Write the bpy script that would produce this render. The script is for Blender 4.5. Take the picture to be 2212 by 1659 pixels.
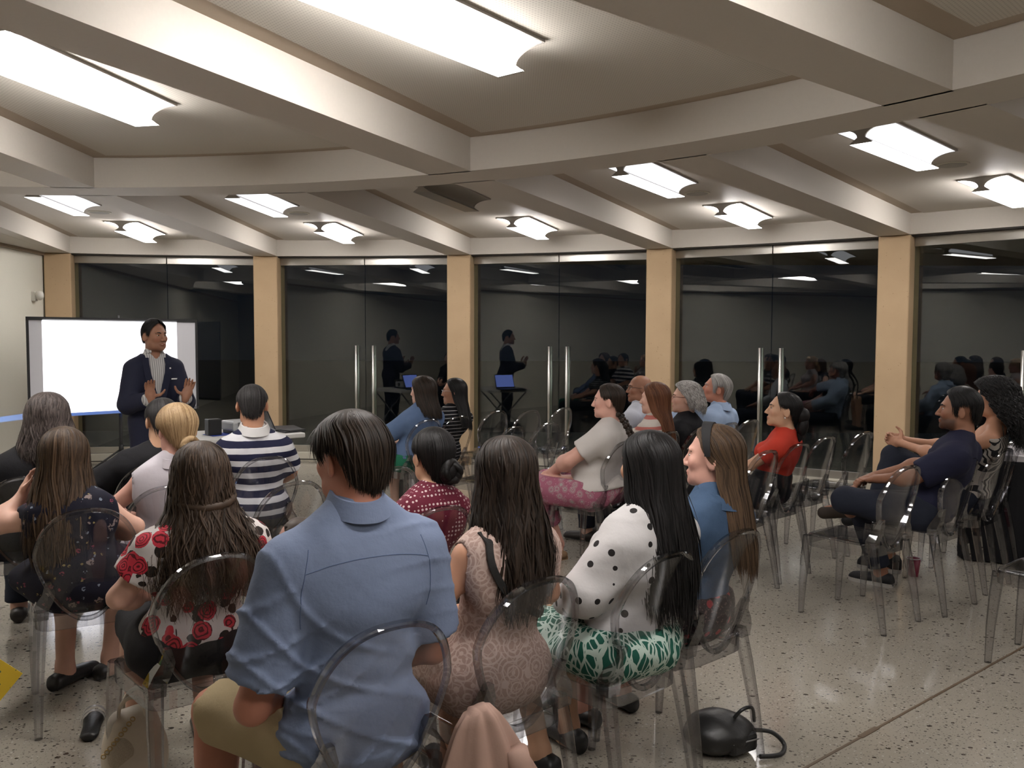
import bpy, bmesh, math, random
import numpy as np
from mathutils import Vector, Matrix, Euler

# ------------------------------------------------------------------ scene, camera, world, exposure
for o in list(bpy.data.objects):
    bpy.data.objects.remove(o, do_unlink=True)
scene = bpy.context.scene
COL = scene.collection
CAM_Z = 1.56
FOCAL_PX, TILT, ROLL = 1831.1, 0.0543, 0.0029
cam_data = bpy.data.cameras.new('camera')
cam_data.sensor_fit = 'HORIZONTAL'
cam_data.sensor_width = 36.0
cam_data.lens = FOCAL_PX / 2212 * 36.0
cam_data.clip_start = 0.05
cam_data.clip_end = 200
cam = bpy.data.objects.new('camera', cam_data)
COL.objects.link(cam)
_r = Vector((1, 0, 0))
_f = Vector((0, math.cos(TILT), -math.sin(TILT)))
_u = _r.cross(_f)
_r2 = _r * math.cos(ROLL) + _u * math.sin(ROLL)
_u2 = _u * math.cos(ROLL) - _r * math.sin(ROLL)
cam.matrix_world = Matrix(((_r2.x, _u2.x, -_f.x, 0), (_r2.y, _u2.y, -_f.y, 0), (_r2.z, _u2.z, -_f.z, CAM_Z), (0, 0, 0, 1)))
scene.camera = cam
scene.view_settings.view_transform = 'Standard'
scene.view_settings.look = 'None'
scene.view_settings.gamma = 1.0
scene.view_settings.use_curve_mapping = False
scene.view_settings.exposure = 0.68
world = bpy.data.worlds.new('night')
scene.world = world
world.use_nodes = True
world.node_tree.nodes['Background'].inputs[0].default_value = (0.006, 0.008, 0.012, 1)
world.node_tree.nodes['Background'].inputs[1].default_value = 0.5
scene.cycles.transparent_max_bounces = 40
scene.cycles.max_bounces = 7
scene.cycles.diffuse_bounces = 3
scene.cycles.glossy_bounces = 3
scene.cycles.transmission_bounces = 2
scene.cycles.use_light_tree = False
scene.cycles.caustics_reflective = False
scene.cycles.caustics_refractive = False
scene.cycles.sample_clamp_indirect = 4.0

# ------------------------------------------------------------------ materials
def new_mat(name):
    m = bpy.data.materials.new(name)
    m.use_nodes = True
    nt = m.node_tree
    for n in list(nt.nodes):
        nt.nodes.remove(n)
    out = nt.nodes.new('ShaderNodeOutputMaterial')
    return m, nt, out

def N(nt, kind, **kw):
    n = nt.nodes.new(kind)
    for k, v in kw.items():
        if k in n.inputs.keys() if isinstance(k, str) else False:
            n.inputs[k].default_value = v
        else:
            setattr(n, k, v)
    return n

def c4(c):
    return (c[0], c[1], c[2], 1.0)

def srgb(r, g, b):
    def f(v):
        v /= 255.0
        return v / 12.92 if v <= 0.04045 else ((v + 0.055) / 1.055) ** 2.4
    return (f(r), f(g), f(b))

def ramp(nt, stops, mode='LINEAR'):
    n = nt.nodes.new('ShaderNodeValToRGB')
    n.color_ramp.interpolation = mode
    els = n.color_ramp.elements
    while len(els) < len(stops):
        els.new(0.5)
    for e, (p, c) in zip(els, stops):
        e.position = p
        e.color = c4(c)
    return n

def mixc(nt, fac, a, b, blend='MIX'):
    n = nt.nodes.new('ShaderNodeMix')
    n.data_type = 'RGBA'
    n.blend_type = blend
    L = nt.links
    for sock, v in ((n.inputs[0], fac), (n.inputs[6], a), (n.inputs[7], b)):
        if hasattr(v, 'is_output') or isinstance(v, bpy.types.NodeSocket):
            L.new(v, sock)
        elif isinstance(v, (tuple, list)):
            sock.default_value = c4(v)
        else:
            sock.default_value = v
    return n.outputs[2]

def mathn(nt, op, a, b=None, c=None):
    n = nt.nodes.new('ShaderNodeMath')
    n.operation = op
    for i, v in enumerate((a, b, c)):
        if v is None:
            continue
        if isinstance(v, bpy.types.NodeSocket):
            nt.links.new(v, n.inputs[i])
        else:
            n.inputs[i].default_value = v
    return n.outputs[0]

def coords(nt, scale=(1, 1, 1), loc=(0, 0, 0), rot=(0, 0, 0), kind='Object'):
    t = nt.nodes.new('ShaderNodeTexCoord')
    m = nt.nodes.new('ShaderNodeMapping')
    m.inputs['Scale'].default_value = scale
    m.inputs['Location'].default_value = loc
    m.inputs['Rotation'].default_value = rot
    nt.links.new(t.outputs[kind], m.inputs[0])
    return m.outputs[0]

def noise(nt, vec, scale, detail=3, rough=0.55):
    n = nt.nodes.new('ShaderNodeTexNoise')
    nt.links.new(vec, n.inputs['Vector'])
    n.inputs['Scale'].default_value = scale
    n.inputs['Detail'].default_value = detail
    n.inputs['Roughness'].default_value = rough
    return n.outputs['Fac']

def voro(nt, vec, scale, feature='F1', rnd=1.0):
    n = nt.nodes.new('ShaderNodeTexVoronoi')
    n.feature = feature
    nt.links.new(vec, n.inputs['Vector'])
    n.inputs['Scale'].default_value = scale
    n.inputs['Randomness'].default_value = rnd
    return n

def bump(nt, h, strength=0.3, dist=0.01):
    b = nt.nodes.new('ShaderNodeBump')
    b.inputs['Strength'].default_value = strength
    b.inputs['Distance'].default_value = dist
    nt.links.new(h, b.inputs['Height'])
    return b.outputs[0]

def pbsdf(nt, out, color, rough=0.5, metal=0.0, spec=0.5, normal=None, **kw):
    p = nt.nodes.new('ShaderNodeBsdfPrincipled')
    if isinstance(color, bpy.types.NodeSocket):
        nt.links.new(color, p.inputs['Base Color'])
    else:
        p.inputs['Base Color'].default_value = c4(color)
    if isinstance(rough, bpy.types.NodeSocket):
        nt.links.new(rough, p.inputs['Roughness'])
    else:
        p.inputs['Roughness'].default_value = rough
    p.inputs['Metallic'].default_value = metal
    p.inputs['Specular IOR Level'].default_value = spec
    if normal is not None:
        nt.links.new(normal, p.inputs['Normal'])
    for k, v in kw.items():
        p.inputs[k.replace('_', ' ')].default_value = v
    nt.links.new(p.outputs[0], out.inputs[0])
    return p

MATS = {}
def plain(name, color, rough=0.5, metal=0.0, spec=0.5, nscale=None, nbump=0.0, var=0.0, **kw):
    if name in MATS:
        return MATS[name]
    m, nt, out = new_mat(name)
    col = color
    nrm = None
    if nscale:
        v = coords(nt)
        f = noise(nt, v, nscale, 4)
        if var:
            col = mixc(nt, f, tuple(x * (1 - var) for x in color), tuple(min(1, x * (1 + var)) for x in color))
        if nbump:
            nrm = bump(nt, f, nbump, 0.005)
    pbsdf(nt, out, col, rough, metal, spec, nrm, **kw)
    MATS[name] = m
    return m

def emit(name, color, strength):
    if name in MATS:
        return MATS[name]
    m, nt, out = new_mat(name)
    e = nt.nodes.new('ShaderNodeEmission')
    e.inputs[0].default_value = c4(color)
    e.inputs[1].default_value = strength
    nt.links.new(e.outputs[0], out.inputs[0])
    MATS[name] = m
    return m

def clear_mat(name, tint, edge, ior=1.45, rough=0.02, refr=0.0, gloss=(1, 1, 1)):
    """clear sheet: transparent with a tint that deepens at grazing angles, and a Fresnel reflection."""
    if name in MATS:
        return MATS[name]
    m, nt, out = new_mat(name)
    tr = nt.nodes.new('ShaderNodeBsdfTransparent')
    lw = nt.nodes.new('ShaderNodeLayerWeight')
    lw.inputs[0].default_value = 0.35
    col = mixc(nt, lw.outputs['Facing'], tint, edge)
    nt.links.new(col, tr.inputs[0])
    gl = nt.nodes.new('ShaderNodeBsdfGlossy')
    gl.inputs['Roughness'].default_value = rough
    gl.inputs['Color'].default_value = c4(gloss)
    lw2 = nt.nodes.new('ShaderNodeLayerWeight')
    lw2.inputs[0].default_value = 0.5
    f0 = ((ior - 1) / (ior + 1)) ** 2
    fr = mathn(nt, 'MULTIPLY_ADD', mathn(nt, 'POWER', lw2.outputs['Facing'], 5.0), 1 - f0, f0)
    mx = nt.nodes.new('ShaderNodeMixShader')
    nt.links.new(fr, mx.inputs[0])
    base = tr.outputs[0]
    if refr > 0:
        rf = nt.nodes.new('ShaderNodeBsdfRefraction')
        rf.inputs['IOR'].default_value = ior
        rf.inputs['Roughness'].default_value = rough
        nt.links.new(col, rf.inputs[0])
        m2 = nt.nodes.new('ShaderNodeMixShader')
        m2.inputs[0].default_value = refr
        nt.links.new(tr.outputs[0], m2.inputs[1])
        nt.links.new(rf.outputs[0], m2.inputs[2])
        base = m2.outputs[0]
    nt.links.new(base, mx.inputs[1])
    nt.links.new(gl.outputs[0], mx.inputs[2])
    nt.links.new(mx.outputs[0], out.inputs[0])
    MATS[name] = m
    return m

# ------------------------------------------------------------------ mesh helpers
class MB:
    """collects vertices and faces, then links them as one mesh object"""
    def __init__(self):
        self.v = []
        self.f = []
    def add(self, vs, fs):
        b = len(self.v)
        self.v.extend([tuple(x) for x in vs])
        self.f.extend([tuple(b + i for i in f) for f in fs])
        return self
    def box(self, c, s, rz=0.0, M=None):
        x, y, z = s[0] / 2, s[1] / 2, s[2] / 2
        vs = [Vector((i, j, k)) for i in (-x, x) for j in (-y, y) for k in (-z, z)]
        R = Matrix.Rotation(rz, 3, 'Z') if M is None else M
        vs = [R @ v + Vector(c) for v in vs]
        return self.add(vs, [(0, 1, 3, 2), (4, 6, 7, 5), (0, 4, 5, 1), (2, 3, 7, 6), (0, 2, 6, 4), (1, 5, 7, 3)])
    def prism(self, poly, z0, z1):
        n = len(poly)
        vs = [(p[0], p[1], z0) for p in poly] + [(p[0], p[1], z1) for p in poly]
        fs = [tuple(range(n - 1, -1, -1)), tuple(range(n, 2 * n))]
        fs += [(i, (i + 1) % n, n + (i + 1) % n, n + i) for i in range(n)]
        return self.add(vs, fs)
    def loft(self, rings, close=True, caps=True):
        n = len(rings[0])
        b = []
        for r in rings:
            b.extend(r)
        fs = []
        m = n if close else n - 1
        for i in range(len(rings) - 1):
            for j in range(m):
                k = (j + 1) % n
                fs.append((i * n + j, i * n + k, (i + 1) * n + k, (i + 1) * n + j))
        if caps:
            fs.append(tuple(range(n - 1, -1, -1)))
            q = (len(rings) - 1) * n
            fs.append(tuple(range(q, q + n)))
        return self.add(b, fs)
    def tube(self, pts, r, n=8, closed=False, flat=None):
        """round tube through pts; r a number or list"""
        P = [Vector(p) for p in pts]
        m = len(P)
        rings = []
        up = None
        for i in range(m):
            if closed:
                t = (P[(i + 1) % m] - P[i - 1]).normalized()
            else:
                t = (P[min(i + 1, m - 1)] - P[max(i - 1, 0)]).normalized()
            if up is None:
                a = Vector((0, 0, 1)) if abs(t.z) < 0.9 else Vector((1, 0, 0))
                up = (a - t * a.dot(t)).normalized()
            else:
                up = (up - t * up.dot(t))
                up = up.normalized() if up.length > 1e-6 else t.orthogonal().normalized()
            s = t.cross(up)
            rr = r[i] if isinstance(r, (list, tuple)) else r
            rings.append([P[i] + (up * math.cos(2 * math.pi * k / n) + s * math.sin(2 * math.pi * k / n) * (flat or 1)) * rr for k in range(n)])
        if closed:
            rings.append(rings[0])
            return self.loft(rings, True, False)
        return self.loft(rings, True, True)
    def ellip(self, c, r, nu=12, nv=8, M=None):
        rings = []
        for i in range(1, nv):
            a = math.pi * i / nv
            rings.append([Vector((r[0] * math.sin(a) * math.cos(2 * math.pi * j / nu), r[1] * math.sin(a) * math.sin(2 * math.pi * j / nu), -r[2] * math.cos(a))) for j in range(nu)])
        top = Vector((0, 0, r[2])); bot = Vector((0, 0, -r[2]))
        M = M or Matrix.Identity(3)
        C = Vector(c)
        allv = [M @ v + C for rr in rings for v in rr] + [M @ bot + C, M @ top + C]
        n = nu; L = len(rings)
        fs = [(i * n + j, i * n + (j + 1) % n, (i + 1) * n + (j + 1) % n, (i + 1) * n + j) for i in range(L - 1) for j in range(n)]
        fs += [(L * n, (j + 1) % n, j) for j in range(n)]
        fs += [(L * n + 1, (L - 1) * n + j, (L - 1) * n + (j + 1) % n) for j in range(n)]
        return self.add(allv, fs)
    def mesh(self, name, smooth=False):
        me = bpy.data.meshes.new(name)
        me.from_pydata(self.v, [], self.f)
        me.validate()
        me.update()
        if smooth:
            me.polygons.foreach_set('use_smooth', [True] * len(me.polygons))
        return me
    def build(self, name, mat, parent=None, smooth=False, bevel=0.0, autos=False, label=None):
        me = self.mesh(name, smooth)
        return link(name, me, mat, parent, bevel, label)

def link(name, me, mat, parent=None, bevel=0.0, label=None):
    if mat is not None and not me.materials:
        me.materials.append(mat)
    o = bpy.data.objects.new(name, me)
    COL.objects.link(o)
    if parent is not None:
        o.parent = parent
    if bevel:
        b = o.modifiers.new('bevel', 'BEVEL')
        b.width = bevel
        b.segments = 2
        b.limit_method = 'ANGLE'
    if label:
        o['label'] = label
    return o

def tag(o, label, cat=None, group=None, kind=None):
    if label:
        o['label'] = label
    if cat:
        o['category'] = cat
    if group:
        o['group'] = group
    if kind:
        o['kind'] = kind
    return o

def empty(name, loc=(0, 0, 0), rz=0.0):
    o = bpy.data.objects.new(name, None)
    o.empty_display_size = 0.1
    COL.objects.link(o)
    o.location = loc
    o.rotation_euler = (0, 0, rz)
    return o

def copy_tree(o, parent=None):
    c = o.copy()
    COL.objects.link(c)
    c.parent = parent
    for ch in list(o.children):
        copy_tree(ch, c)
    return c

def smooth_path(pts, n=6):
    P = [Vector(p) for p in pts]
    out = []
    for i in range(len(P) - 1):
        a, b, c, d = P[max(i - 1, 0)], P[i], P[i + 1], P[min(i + 2, len(P) - 1)]
        for k in range(n):
            t = k / n
            out.append(0.5 * ((2 * b) + (c - a) * t + (2 * a - 5 * b + 4 * c - d) * t * t + (3 * b - a - 3 * c + d) * t ** 3))
    out.append(P[-1])
    return out

def lerp(a, b, t):
    return a + (b - a) * t
# ------------------------------------------------------------------ the building: a round hall, centre CX,CY
CX, CY = -2.8548, -0.0217
R_FAC, R_IN, R_OUT = 10.610, 5.8146, 6.1513
TH0, DTH, HW = -0.2497, 0.2293, 0.1474
Z_SOF, Z_CEIL, Z_SLAB = 2.5665, 2.760, 2.766

def polar(i, r, s=0.0):
    """point at column index i (may be fractional), radius r, sideways offset s"""
    th = TH0 + DTH * i
    return (CX + r * math.sin(th) + s * math.cos(th), CY + r * math.cos(th) - s * math.sin(th))

def sector(i0, i1, r0, r1, off0=0.0, off1=0.0, n=8):
    """outline of a bay between radial lines i0, i1 pulled in by off0, off1"""
    pts = []
    def ang(i, r, off):
        return i + math.asin(off / r) / DTH
    for k in range(n + 1):
        a = lerp(ang(i0, r0, off0), ang(i1, r0, -off1), k / n)
        pts.append(polar(a, r0))
    for k in range(n + 1):
        a = lerp(ang(i1, r1, -off1), ang(i0, r1, off0), k / n)
        pts.append(polar(a, r1))
    return pts

def paint_mat(name, c, bumpy=0.08):
    return plain(name, c, 0.6, 0, 0.25, nscale=60, nbump=bumpy, var=0.03)

M_CREAM = paint_mat('cream_paint', (0.63, 0.585, 0.525))
M_WALL = paint_mat('white_wall_paint', (0.70, 0.675, 0.585))
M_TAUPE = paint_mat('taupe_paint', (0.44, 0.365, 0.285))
M_DARKLINE = plain('groove_and_shade', (0.03, 0.025, 0.02), 0.7)

def perforated():
    m, nt, out = new_mat('perforated_ceiling_panel')
    v = coords(nt, (1, 1, 1))
    sep = nt.nodes.new('ShaderNodeSeparateXYZ')
    nt.links.new(v, sep.inputs[0])
    k = 2 * math.pi / 0.022
    sx = mathn(nt, 'SINE', mathn(nt, 'MULTIPLY', sep.outputs[0], k))
    sy = mathn(nt, 'SINE', mathn(nt, 'MULTIPLY', sep.outputs[1], k))
    h = mathn(nt, 'MULTIPLY', sx, sy)
    d = mathn(nt, 'GREATER_THAN', h, 0.55)
    col = mixc(nt, d, (0.62, 0.585, 0.52), (0.46, 0.43, 0.38))
    pbsdf(nt, out, col, 0.7, 0, 0.2)
    return m
M_PANEL = perforated()

def column_mat():
    m, nt, out = new_mat('tan_stone_column')
    v = coords(nt)
    f1 = noise(nt, v, 3.0, 4)
    base = mixc(nt, f1, srgb(176, 150, 119), srgb(192, 167, 134))
    vo = voro(nt, v, 34)
    r = ramp(nt, [(0.0, (1, 1, 1)), (0.10, (1, 1, 1)), (0.16, (0, 0, 0))])
    nt.links.new(vo.outputs['Distance'], r.inputs[0])
    pick = mathn(nt, 'GREATER_THAN', noise(nt, v, 9, 2), 0.56)
    fac = mathn(nt, 'MULTIPLY', r.outputs[0], pick)
    col = mixc(nt, mathn(nt, 'MULTIPLY', fac, 0.55), base, srgb(120, 92, 60))
    pbsdf(nt, out, col, 0.75, 0, 0.2, bump(nt, f1, 0.1))
    return m
M_COLUMN = column_mat()

def terrazzo():
    m, nt, out = new_mat('polished_terrazzo')
    v = coords(nt)
    big = noise(nt, v, 0.9, 3)
    fine = noise(nt, v, 70, 3)
    base = mixc(nt, big, (0.255, 0.230, 0.188), (0.31, 0.282, 0.232))
    base = mixc(nt, mathn(nt, 'MULTIPLY', fine, 0.5), base, (0.36, 0.33, 0.28))
    # chips of three sizes, stretched and jittered
    wob = nt.nodes.new('ShaderNodeTexNoise')
    wob.inputs['Scale'].default_value = 55
    nt.links.new(v, wob.inputs['Vector'])
    add = nt.nodes.new('ShaderNodeMixRGB')
    add.blend_type = 'ADD'
    add.inputs[0].default_value = 0.012
    nt.links.new(v, add.inputs[1])
    nt.links.new(wob.outputs['Color'], add.inputs[2])
    cur = base
    for sc, lo, keep, dark in ((22, 0.21, 0.66, (0.045, 0.036, 0.028)), (46, 0.25, 0.52, (0.07, 0.06, 0.05)), (95, 0.29, 0.38, (0.15, 0.13, 0.11)), (60, 0.25, 0.72, (0.44, 0.41, 0.36))):
        mp = nt.nodes.new('ShaderNodeMapping')
        mp.inputs['Scale'].default_value = (1.0, 1.35, 1.0)
        mp.inputs['Rotation'].default_value = (0, 0, sc * 0.37)
        nt.links.new(add.outputs[0], mp.inputs[0])
        vo = voro(nt, mp.outputs[0], sc)
        sep = nt.nodes.new('ShaderNodeSeparateColor')
        nt.links.new(vo.outputs['Color'], sep.inputs[0])
        size = mathn(nt, 'MULTIPLY_ADD', sep.outputs[0], lo * 0.8, lo * 0.45)
        inside = mathn(nt, 'LESS_THAN', vo.outputs['Distance'], size)
        pick = mathn(nt, 'GREATER_THAN', sep.outputs[1], keep)
        cur = mixc(nt, mathn(nt, 'MULTIPLY', inside, pick), cur, dark)
    rough = mathn(nt, 'MULTIPLY_ADD', big, 0.08, 0.09)
    pbsdf(nt, out, cur, rough, 0, 0.55, bump(nt, big, 0.02))
    return m
M_FLOOR = terrazzo()
M_STEEL = plain('brushed_steel', (0.50, 0.48, 0.44), 0.32, 1.0, 0.5, nscale=40, nbump=0.03)
M_BAR = plain('satin_steel_bar', (0.62, 0.61, 0.58), 0.35, 1.0)
M_GLASS = clear_mat('door_glass', (0.80, 0.84, 0.82), (0.70, 0.75, 0.73), 1.62, 0.0)
M_KERB = plain('pale_kerb', (0.50, 0.47, 0.39), 0.5, nscale=30, nbump=0.05, var=0.05)

# floor, and the dark paving outside
MB().prism([(-12, -6), (12, -6), (12, 14), (-12, 14)], -0.05, 0.0).build('floor', M_FLOOR)
tag(bpy.data.objects['floor'], 'polished grey terrazzo floor with dark stone chips', kind='structure')
MB().prism([(-60, -30), (60, -30), (60, 60), (-60, 60)], -0.12, -0.06).build('ground', plain('dark_paving', (0.02, 0.02, 0.02), 0.7))
tag(bpy.data.objects['ground'], 'dark paving outside the glass doors', kind='structure')

# thin brass-brown joint strip in the floor, with a short wider plate
J0, J1 = Vector((-0.55, 1.71, 0)), Vector((6.2, 7.10, 0))
jd = (J1 - J0); ja = math.atan2(jd.y, jd.x)
o = MB().box(((J0 + J1) / 2) + Vector((0, 0, 0.0008)), (jd.length, 0.011, 0.003), ja).build('trim_1', plain('brown_joint', (0.10, 0.065, 0.035), 0.5))
tag(o, 'thin brown joint strip running across the terrazzo floor', kind='structure')
jm = Vector((1.42, 3.285, 0.0012))
o = MB().box(jm, (0.13, 0.022, 0.004), ja).build('trim_2', MATS['brown_joint'])
tag(o, 'short wider brown plate on the floor joint strip', kind='structure')

# ceiling slab and bay panels
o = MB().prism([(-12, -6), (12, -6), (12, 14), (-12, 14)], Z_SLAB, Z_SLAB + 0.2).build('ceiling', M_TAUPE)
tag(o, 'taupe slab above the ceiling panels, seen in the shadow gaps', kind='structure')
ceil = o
NB = 9
for i in range(-1, NB + 1, 2):
    off = HW + 0.125
    MB().prism(sector(i, i + 2, 1.7, R_IN - 0.095, off, off, 10), Z_CEIL, Z_CEIL + 0.005).build('ceiling_panel', M_PANEL, ceil)
for i in range(-1, NB):
    MB().prism(sector(i, i + 1, R_OUT + 0.005, R_FAC - 0.002, HW + 0.110, HW + 0.004, 6), Z_CEIL, Z_CEIL + 0.005).build('ceiling_panel', M_PANEL if False else M_CREAM, ceil)

# ring beam, lintel ring, radial beams
def arcbeam(i0, i1, r0, r1, z0, z1, name, label, n=6):
    k = int((i1 - i0) * n)
    inner = [polar(lerp(i0, i1, t / k), r0) for t in range(k + 1)]
    outer = [polar(lerp(i0, i1, t / k), r1) for t in range(k + 1)]
    rings = []
    for a, b in zip(inner, outer):
        rings.append([(a[0], a[1], z0), (b[0], b[1], z0), (b[0], b[1], z1), (a[0], a[1], z1)])
    o = MB().loft(rings).build(name, M_CREAM)
    return tag(o, label, kind='structure')
arcbeam(-2, NB + 0.5, R_IN, R_OUT, Z_SOF, Z_SLAB, 'beam', 'curved cream ring beam crossing the ceiling')
arcbeam(-0.5, NB, R_FAC, R_FAC + 0.42, Z_SOF, Z_SLAB, 'lintel', 'curved cream lintel above the glass doors')
for i in range(0, NB):
    a = polar(i, R_OUT - 0.02, -HW); b = polar(i, R_OUT - 0.02, HW); c = polar(i, R_FAC + 0.3, HW); d = polar(i, R_FAC + 0.3, -HW)
    o = MB().prism([a, b, c, d], Z_SOF, Z_SLAB).build('beam', M_CREAM)
    tag(o, 'cream radial ceiling beam ending on a stone column', kind='structure', group='outer radial beams')
for i in range(-1, NB + 1, 2):
    a = polar(i, 1.5, -HW); b = polar(i, 1.5, HW); c = polar(i, R_IN + 0.02, HW); d = polar(i, R_IN + 0.02, -HW)
    o = MB().prism([a, b, c, d], Z_SOF, Z_SLAB).build('beam', M_CREAM)
    tag(o, 'deep cream radial ceiling beam inside the ring beam', kind='structure', group='inner radial beams')

# columns
for i in range(0, NB):
    a = polar(i, R_FAC, -HW); b = polar(i, R_FAC, HW); c = polar(i, R_FAC + 0.40, HW); d = polar(i, R_FAC + 0.40, -HW)
    o = MB().prism([a, b, c, d], 0.0, Z_SOF).build('column', M_COLUMN, bevel=0.012)
    tag(o, 'tan stone column between the glass doors', kind='structure', group='stone columns')
    c2 = MB()
    e = 0.012
    c2.prism([polar(i, R_FAC - 0.003, -HW + 0.02), polar(i, R_FAC - 0.003, HW - 0.02), polar(i, R_FAC + 0.02, HW - 0.02), polar(i, R_FAC + 0.02, -HW + 0.02)], Z_SOF - 0.006, Z_SOF - 0.0005)
    c2.build('shadow_joint', plain('column_joint', (0.25, 0.17, 0.09), 0.8), o)

# glass doors: two leaves in every bay
R_GL = R_FAC + 0.19
dn = 0
for i in range(0, NB - 1):
    A = Vector(polar(i, R_GL, HW) + (0,)); B = Vector(polar(i + 1, R_GL, -HW) + (0,))
    along = (B - A); L = along.length; along.normalize()
    inw = Vector((CX, CY, 0)) - (A + B) / 2; inw.z = 0; inw.normalize()
    rz = math.atan2(along.y, along.x)
    # kerb under the doors and a dark strip painting the lintel underside's shade
    mid = (A + B) / 2
    o = MB().box(mid + Vector((0, 0, 0.055)) + inw * 0.02, (L, 0.16, 0.11), rz).build('sill', M_KERB, bevel=0.004)
    tag(o, 'pale raised sill under the glass doors', kind='structure', group='door sills')
    MB().box(mid + Vector((0, 0, 0.022)) + inw * 0.101, (L, 0.004, 0.012), rz).build('sill_groove', M_DARKLINE, o)
    o = MB().box(mid + Vector((0, 0, Z_SOF - 0.007)) + inw * 0.03, (L, 0.20, 0.013), rz).build('trim_3', M_DARKLINE)
    tag(o, 'dark strip painting the shade under the lintel, above the door rail', kind='structure', group='door head shade strips')
    for s in (0, 1):
        dn += 1
        w = L / 2 - 0.008
        c = A + along * (L * (0.25 + 0.5 * s))
        d = empty('door_%d' % dn, (c.x, c.y, 0.11), rz)
        tag(d, 'frameless glass door leaf with steel top rail and tall pull bar', kind='structure', group='glass door leaves')
        MB().box((0, 0, 1.225), (w, 0.012, 2.44), 0).build('pane', M_GLASS, d)
        MB().box((0, 0, 2.399), (w, 0.045, 0.09), 0).build('top_rail', M_STEEL, d, bevel=0.003)
        MB().box((0, 0, 0.042), (w, 0.045, 0.08), 0).build('bottom_rail', M_STEEL, d, bevel=0.003)
        sx = (1 if s == 0 else -1) * (w / 2 - 0.105)
        side = -1 if Vector((-math.sin(rz), math.cos(rz), 0)).dot(inw) < 0 else 1
        hb = MB()
        hb.tube([(sx, side * 0.055, 0.17), (sx, side * 0.055, 1.35)], 0.016, 10)
        h = hb.build('pull_bar', M_BAR, d, smooth=True)
        st = MB()
        st.tube([(sx, 0.0, 0.30), (sx, side * 0.055, 0.30)], 0.008, 8)
        st.build('standoff', M_BAR, h, smooth=True)
        st = MB()
        st.tube([(sx, 0.0, 1.22), (sx, side * 0.055, 1.22)], 0.008, 8)
        st.build('standoff', M_BAR, h, smooth=True)
        # outside bar
        hb = MB()
        hb.tube([(sx + 0.0, -side * 0.055, 0.17), (sx, -side * 0.055, 1.35)], 0.014, 8)
        hb.build('pull_bar', M_BAR, d, smooth=True)
        if s == 0:
            MB().box((w / 2, 0, 2.452), (0.05, 0.03, 0.016)).build('pivot_cap', M_BAR, d)

# left wall (runs in from the first column), wall behind the viewer
W0 = Vector((-5.725, 10.95)); W1 = Vector((-4.05, -3.7))
wd = (W1 - W0).normalized(); wn = Vector((wd.y, -wd.x))
if wn.x > 0:
    wn = -wn
o = MB().prism([W0, W1, W1 + wn * 0.2, W0 + wn * 0.2], 0, Z_SLAB).build('wall_left', M_WALL)
tag(o, 'plain white wall beside the projection screen', kind='structure')
# soffit strip along the wall top, the first outer beam rests on it
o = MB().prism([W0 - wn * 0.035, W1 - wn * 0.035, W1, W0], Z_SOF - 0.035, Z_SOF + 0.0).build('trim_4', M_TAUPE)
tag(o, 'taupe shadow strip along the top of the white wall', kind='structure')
# bulkhead filling between the wall and the first radial beam
pA = polar(0, R_FAC + 0.1, 0.0); pB = polar(0, R_OUT, 0.0)
o = MB().prism([W0 + wn * 0.1, (W0 + wd * 9) + wn * 0.1, pB, pA], Z_SOF - 0.0005, Z_SLAB - 0.01).build('trim_5', M_CREAM)
tag(o, 'cream soffit between the white wall and the first beam', kind='structure')
YB = -3.6
o = MB().box((1.6, YB - 0.1, 1.4), (13.5, 0.2, 2.8)).build('wall_back', plain('grey_wall_paint', (0.34, 0.325, 0.30), 0.6, nscale=40, nbump=0.05, var=0.03))
tag(o, 'grey wall behind the audience', kind='structure')
for k, x in enumerate((-1.9, 1.2, 4.9)):
    dd = empty('door_%d' % (40 + k), (x, YB + 0.005, 0))
    tag(dd, 'dark wooden door in the grey wall behind the audience', kind='structure', group='doors behind the audience')
    MB().box((0, 0.02, 1.05), (0.95, 0.04, 2.1)).build('leaf', plain('dark_wood', (0.10, 0.05, 0.03), 0.45, nscale=12, var=0.2), dd)
    f = MB()
    f.box((-0.52, 0.03, 1.08), (0.09, 0.06, 2.16)); f.box((0.52, 0.03, 1.08), (0.09, 0.06, 2.16)); f.box((0, 0.03, 2.15), (1.13, 0.06, 0.09))
    f.build('frame', M_WALL, dd)
    MB().tube([(0.36, 0.09, 1.0), (0.24, 0.09, 1.0)], 0.012, 8).build('door_handle', M_BAR, dd)

# ------------------------------------------------------------------ luminaires
M_LAMP_ON = emit('lit_reflector', (1.0, 0.955, 0.925), 18.0)
M_LAMP_SOFT = emit('lit_reflector_soft', (0.95, 0.94, 1.0), 0.85)
M_LENS_ON = emit('lit_lens', (1.0, 0.96, 0.95), 7.0)
M_LAMP_BODY = plain('lamp_grey_metal', (0.36, 0.34, 0.31), 0.5)
M_LAMP_BIG = emit('lit_reflector_strong', (1.0, 0.955, 0.925), 27.0)
M_LAMP_BODY2 = plain('unlit_lens', (0.20, 0.185, 0.16), 0.4)
M_LAMP_OFF = plain('unlit_reflector', (0.30, 0.28, 0.24), 0.45)
DROP = 0.105
def lamp_profile():
    """half profile, x outward, z down from the ceiling: plate, concave reflector, waist, flare, lens"""
    pts = []
    for k in range(9):
        t = k / 8
        a = math.pi / 2 * t
        pts.append((0.165 - (0.165 - 0.021) * math.sin(a), -0.012 - 0.060 * (1 - math.cos(a))))
    return pts      # from plate edge to waist
LP = lamp_profile()
FL = [(0.021, -0.072), (0.066, -DROP)]
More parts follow.
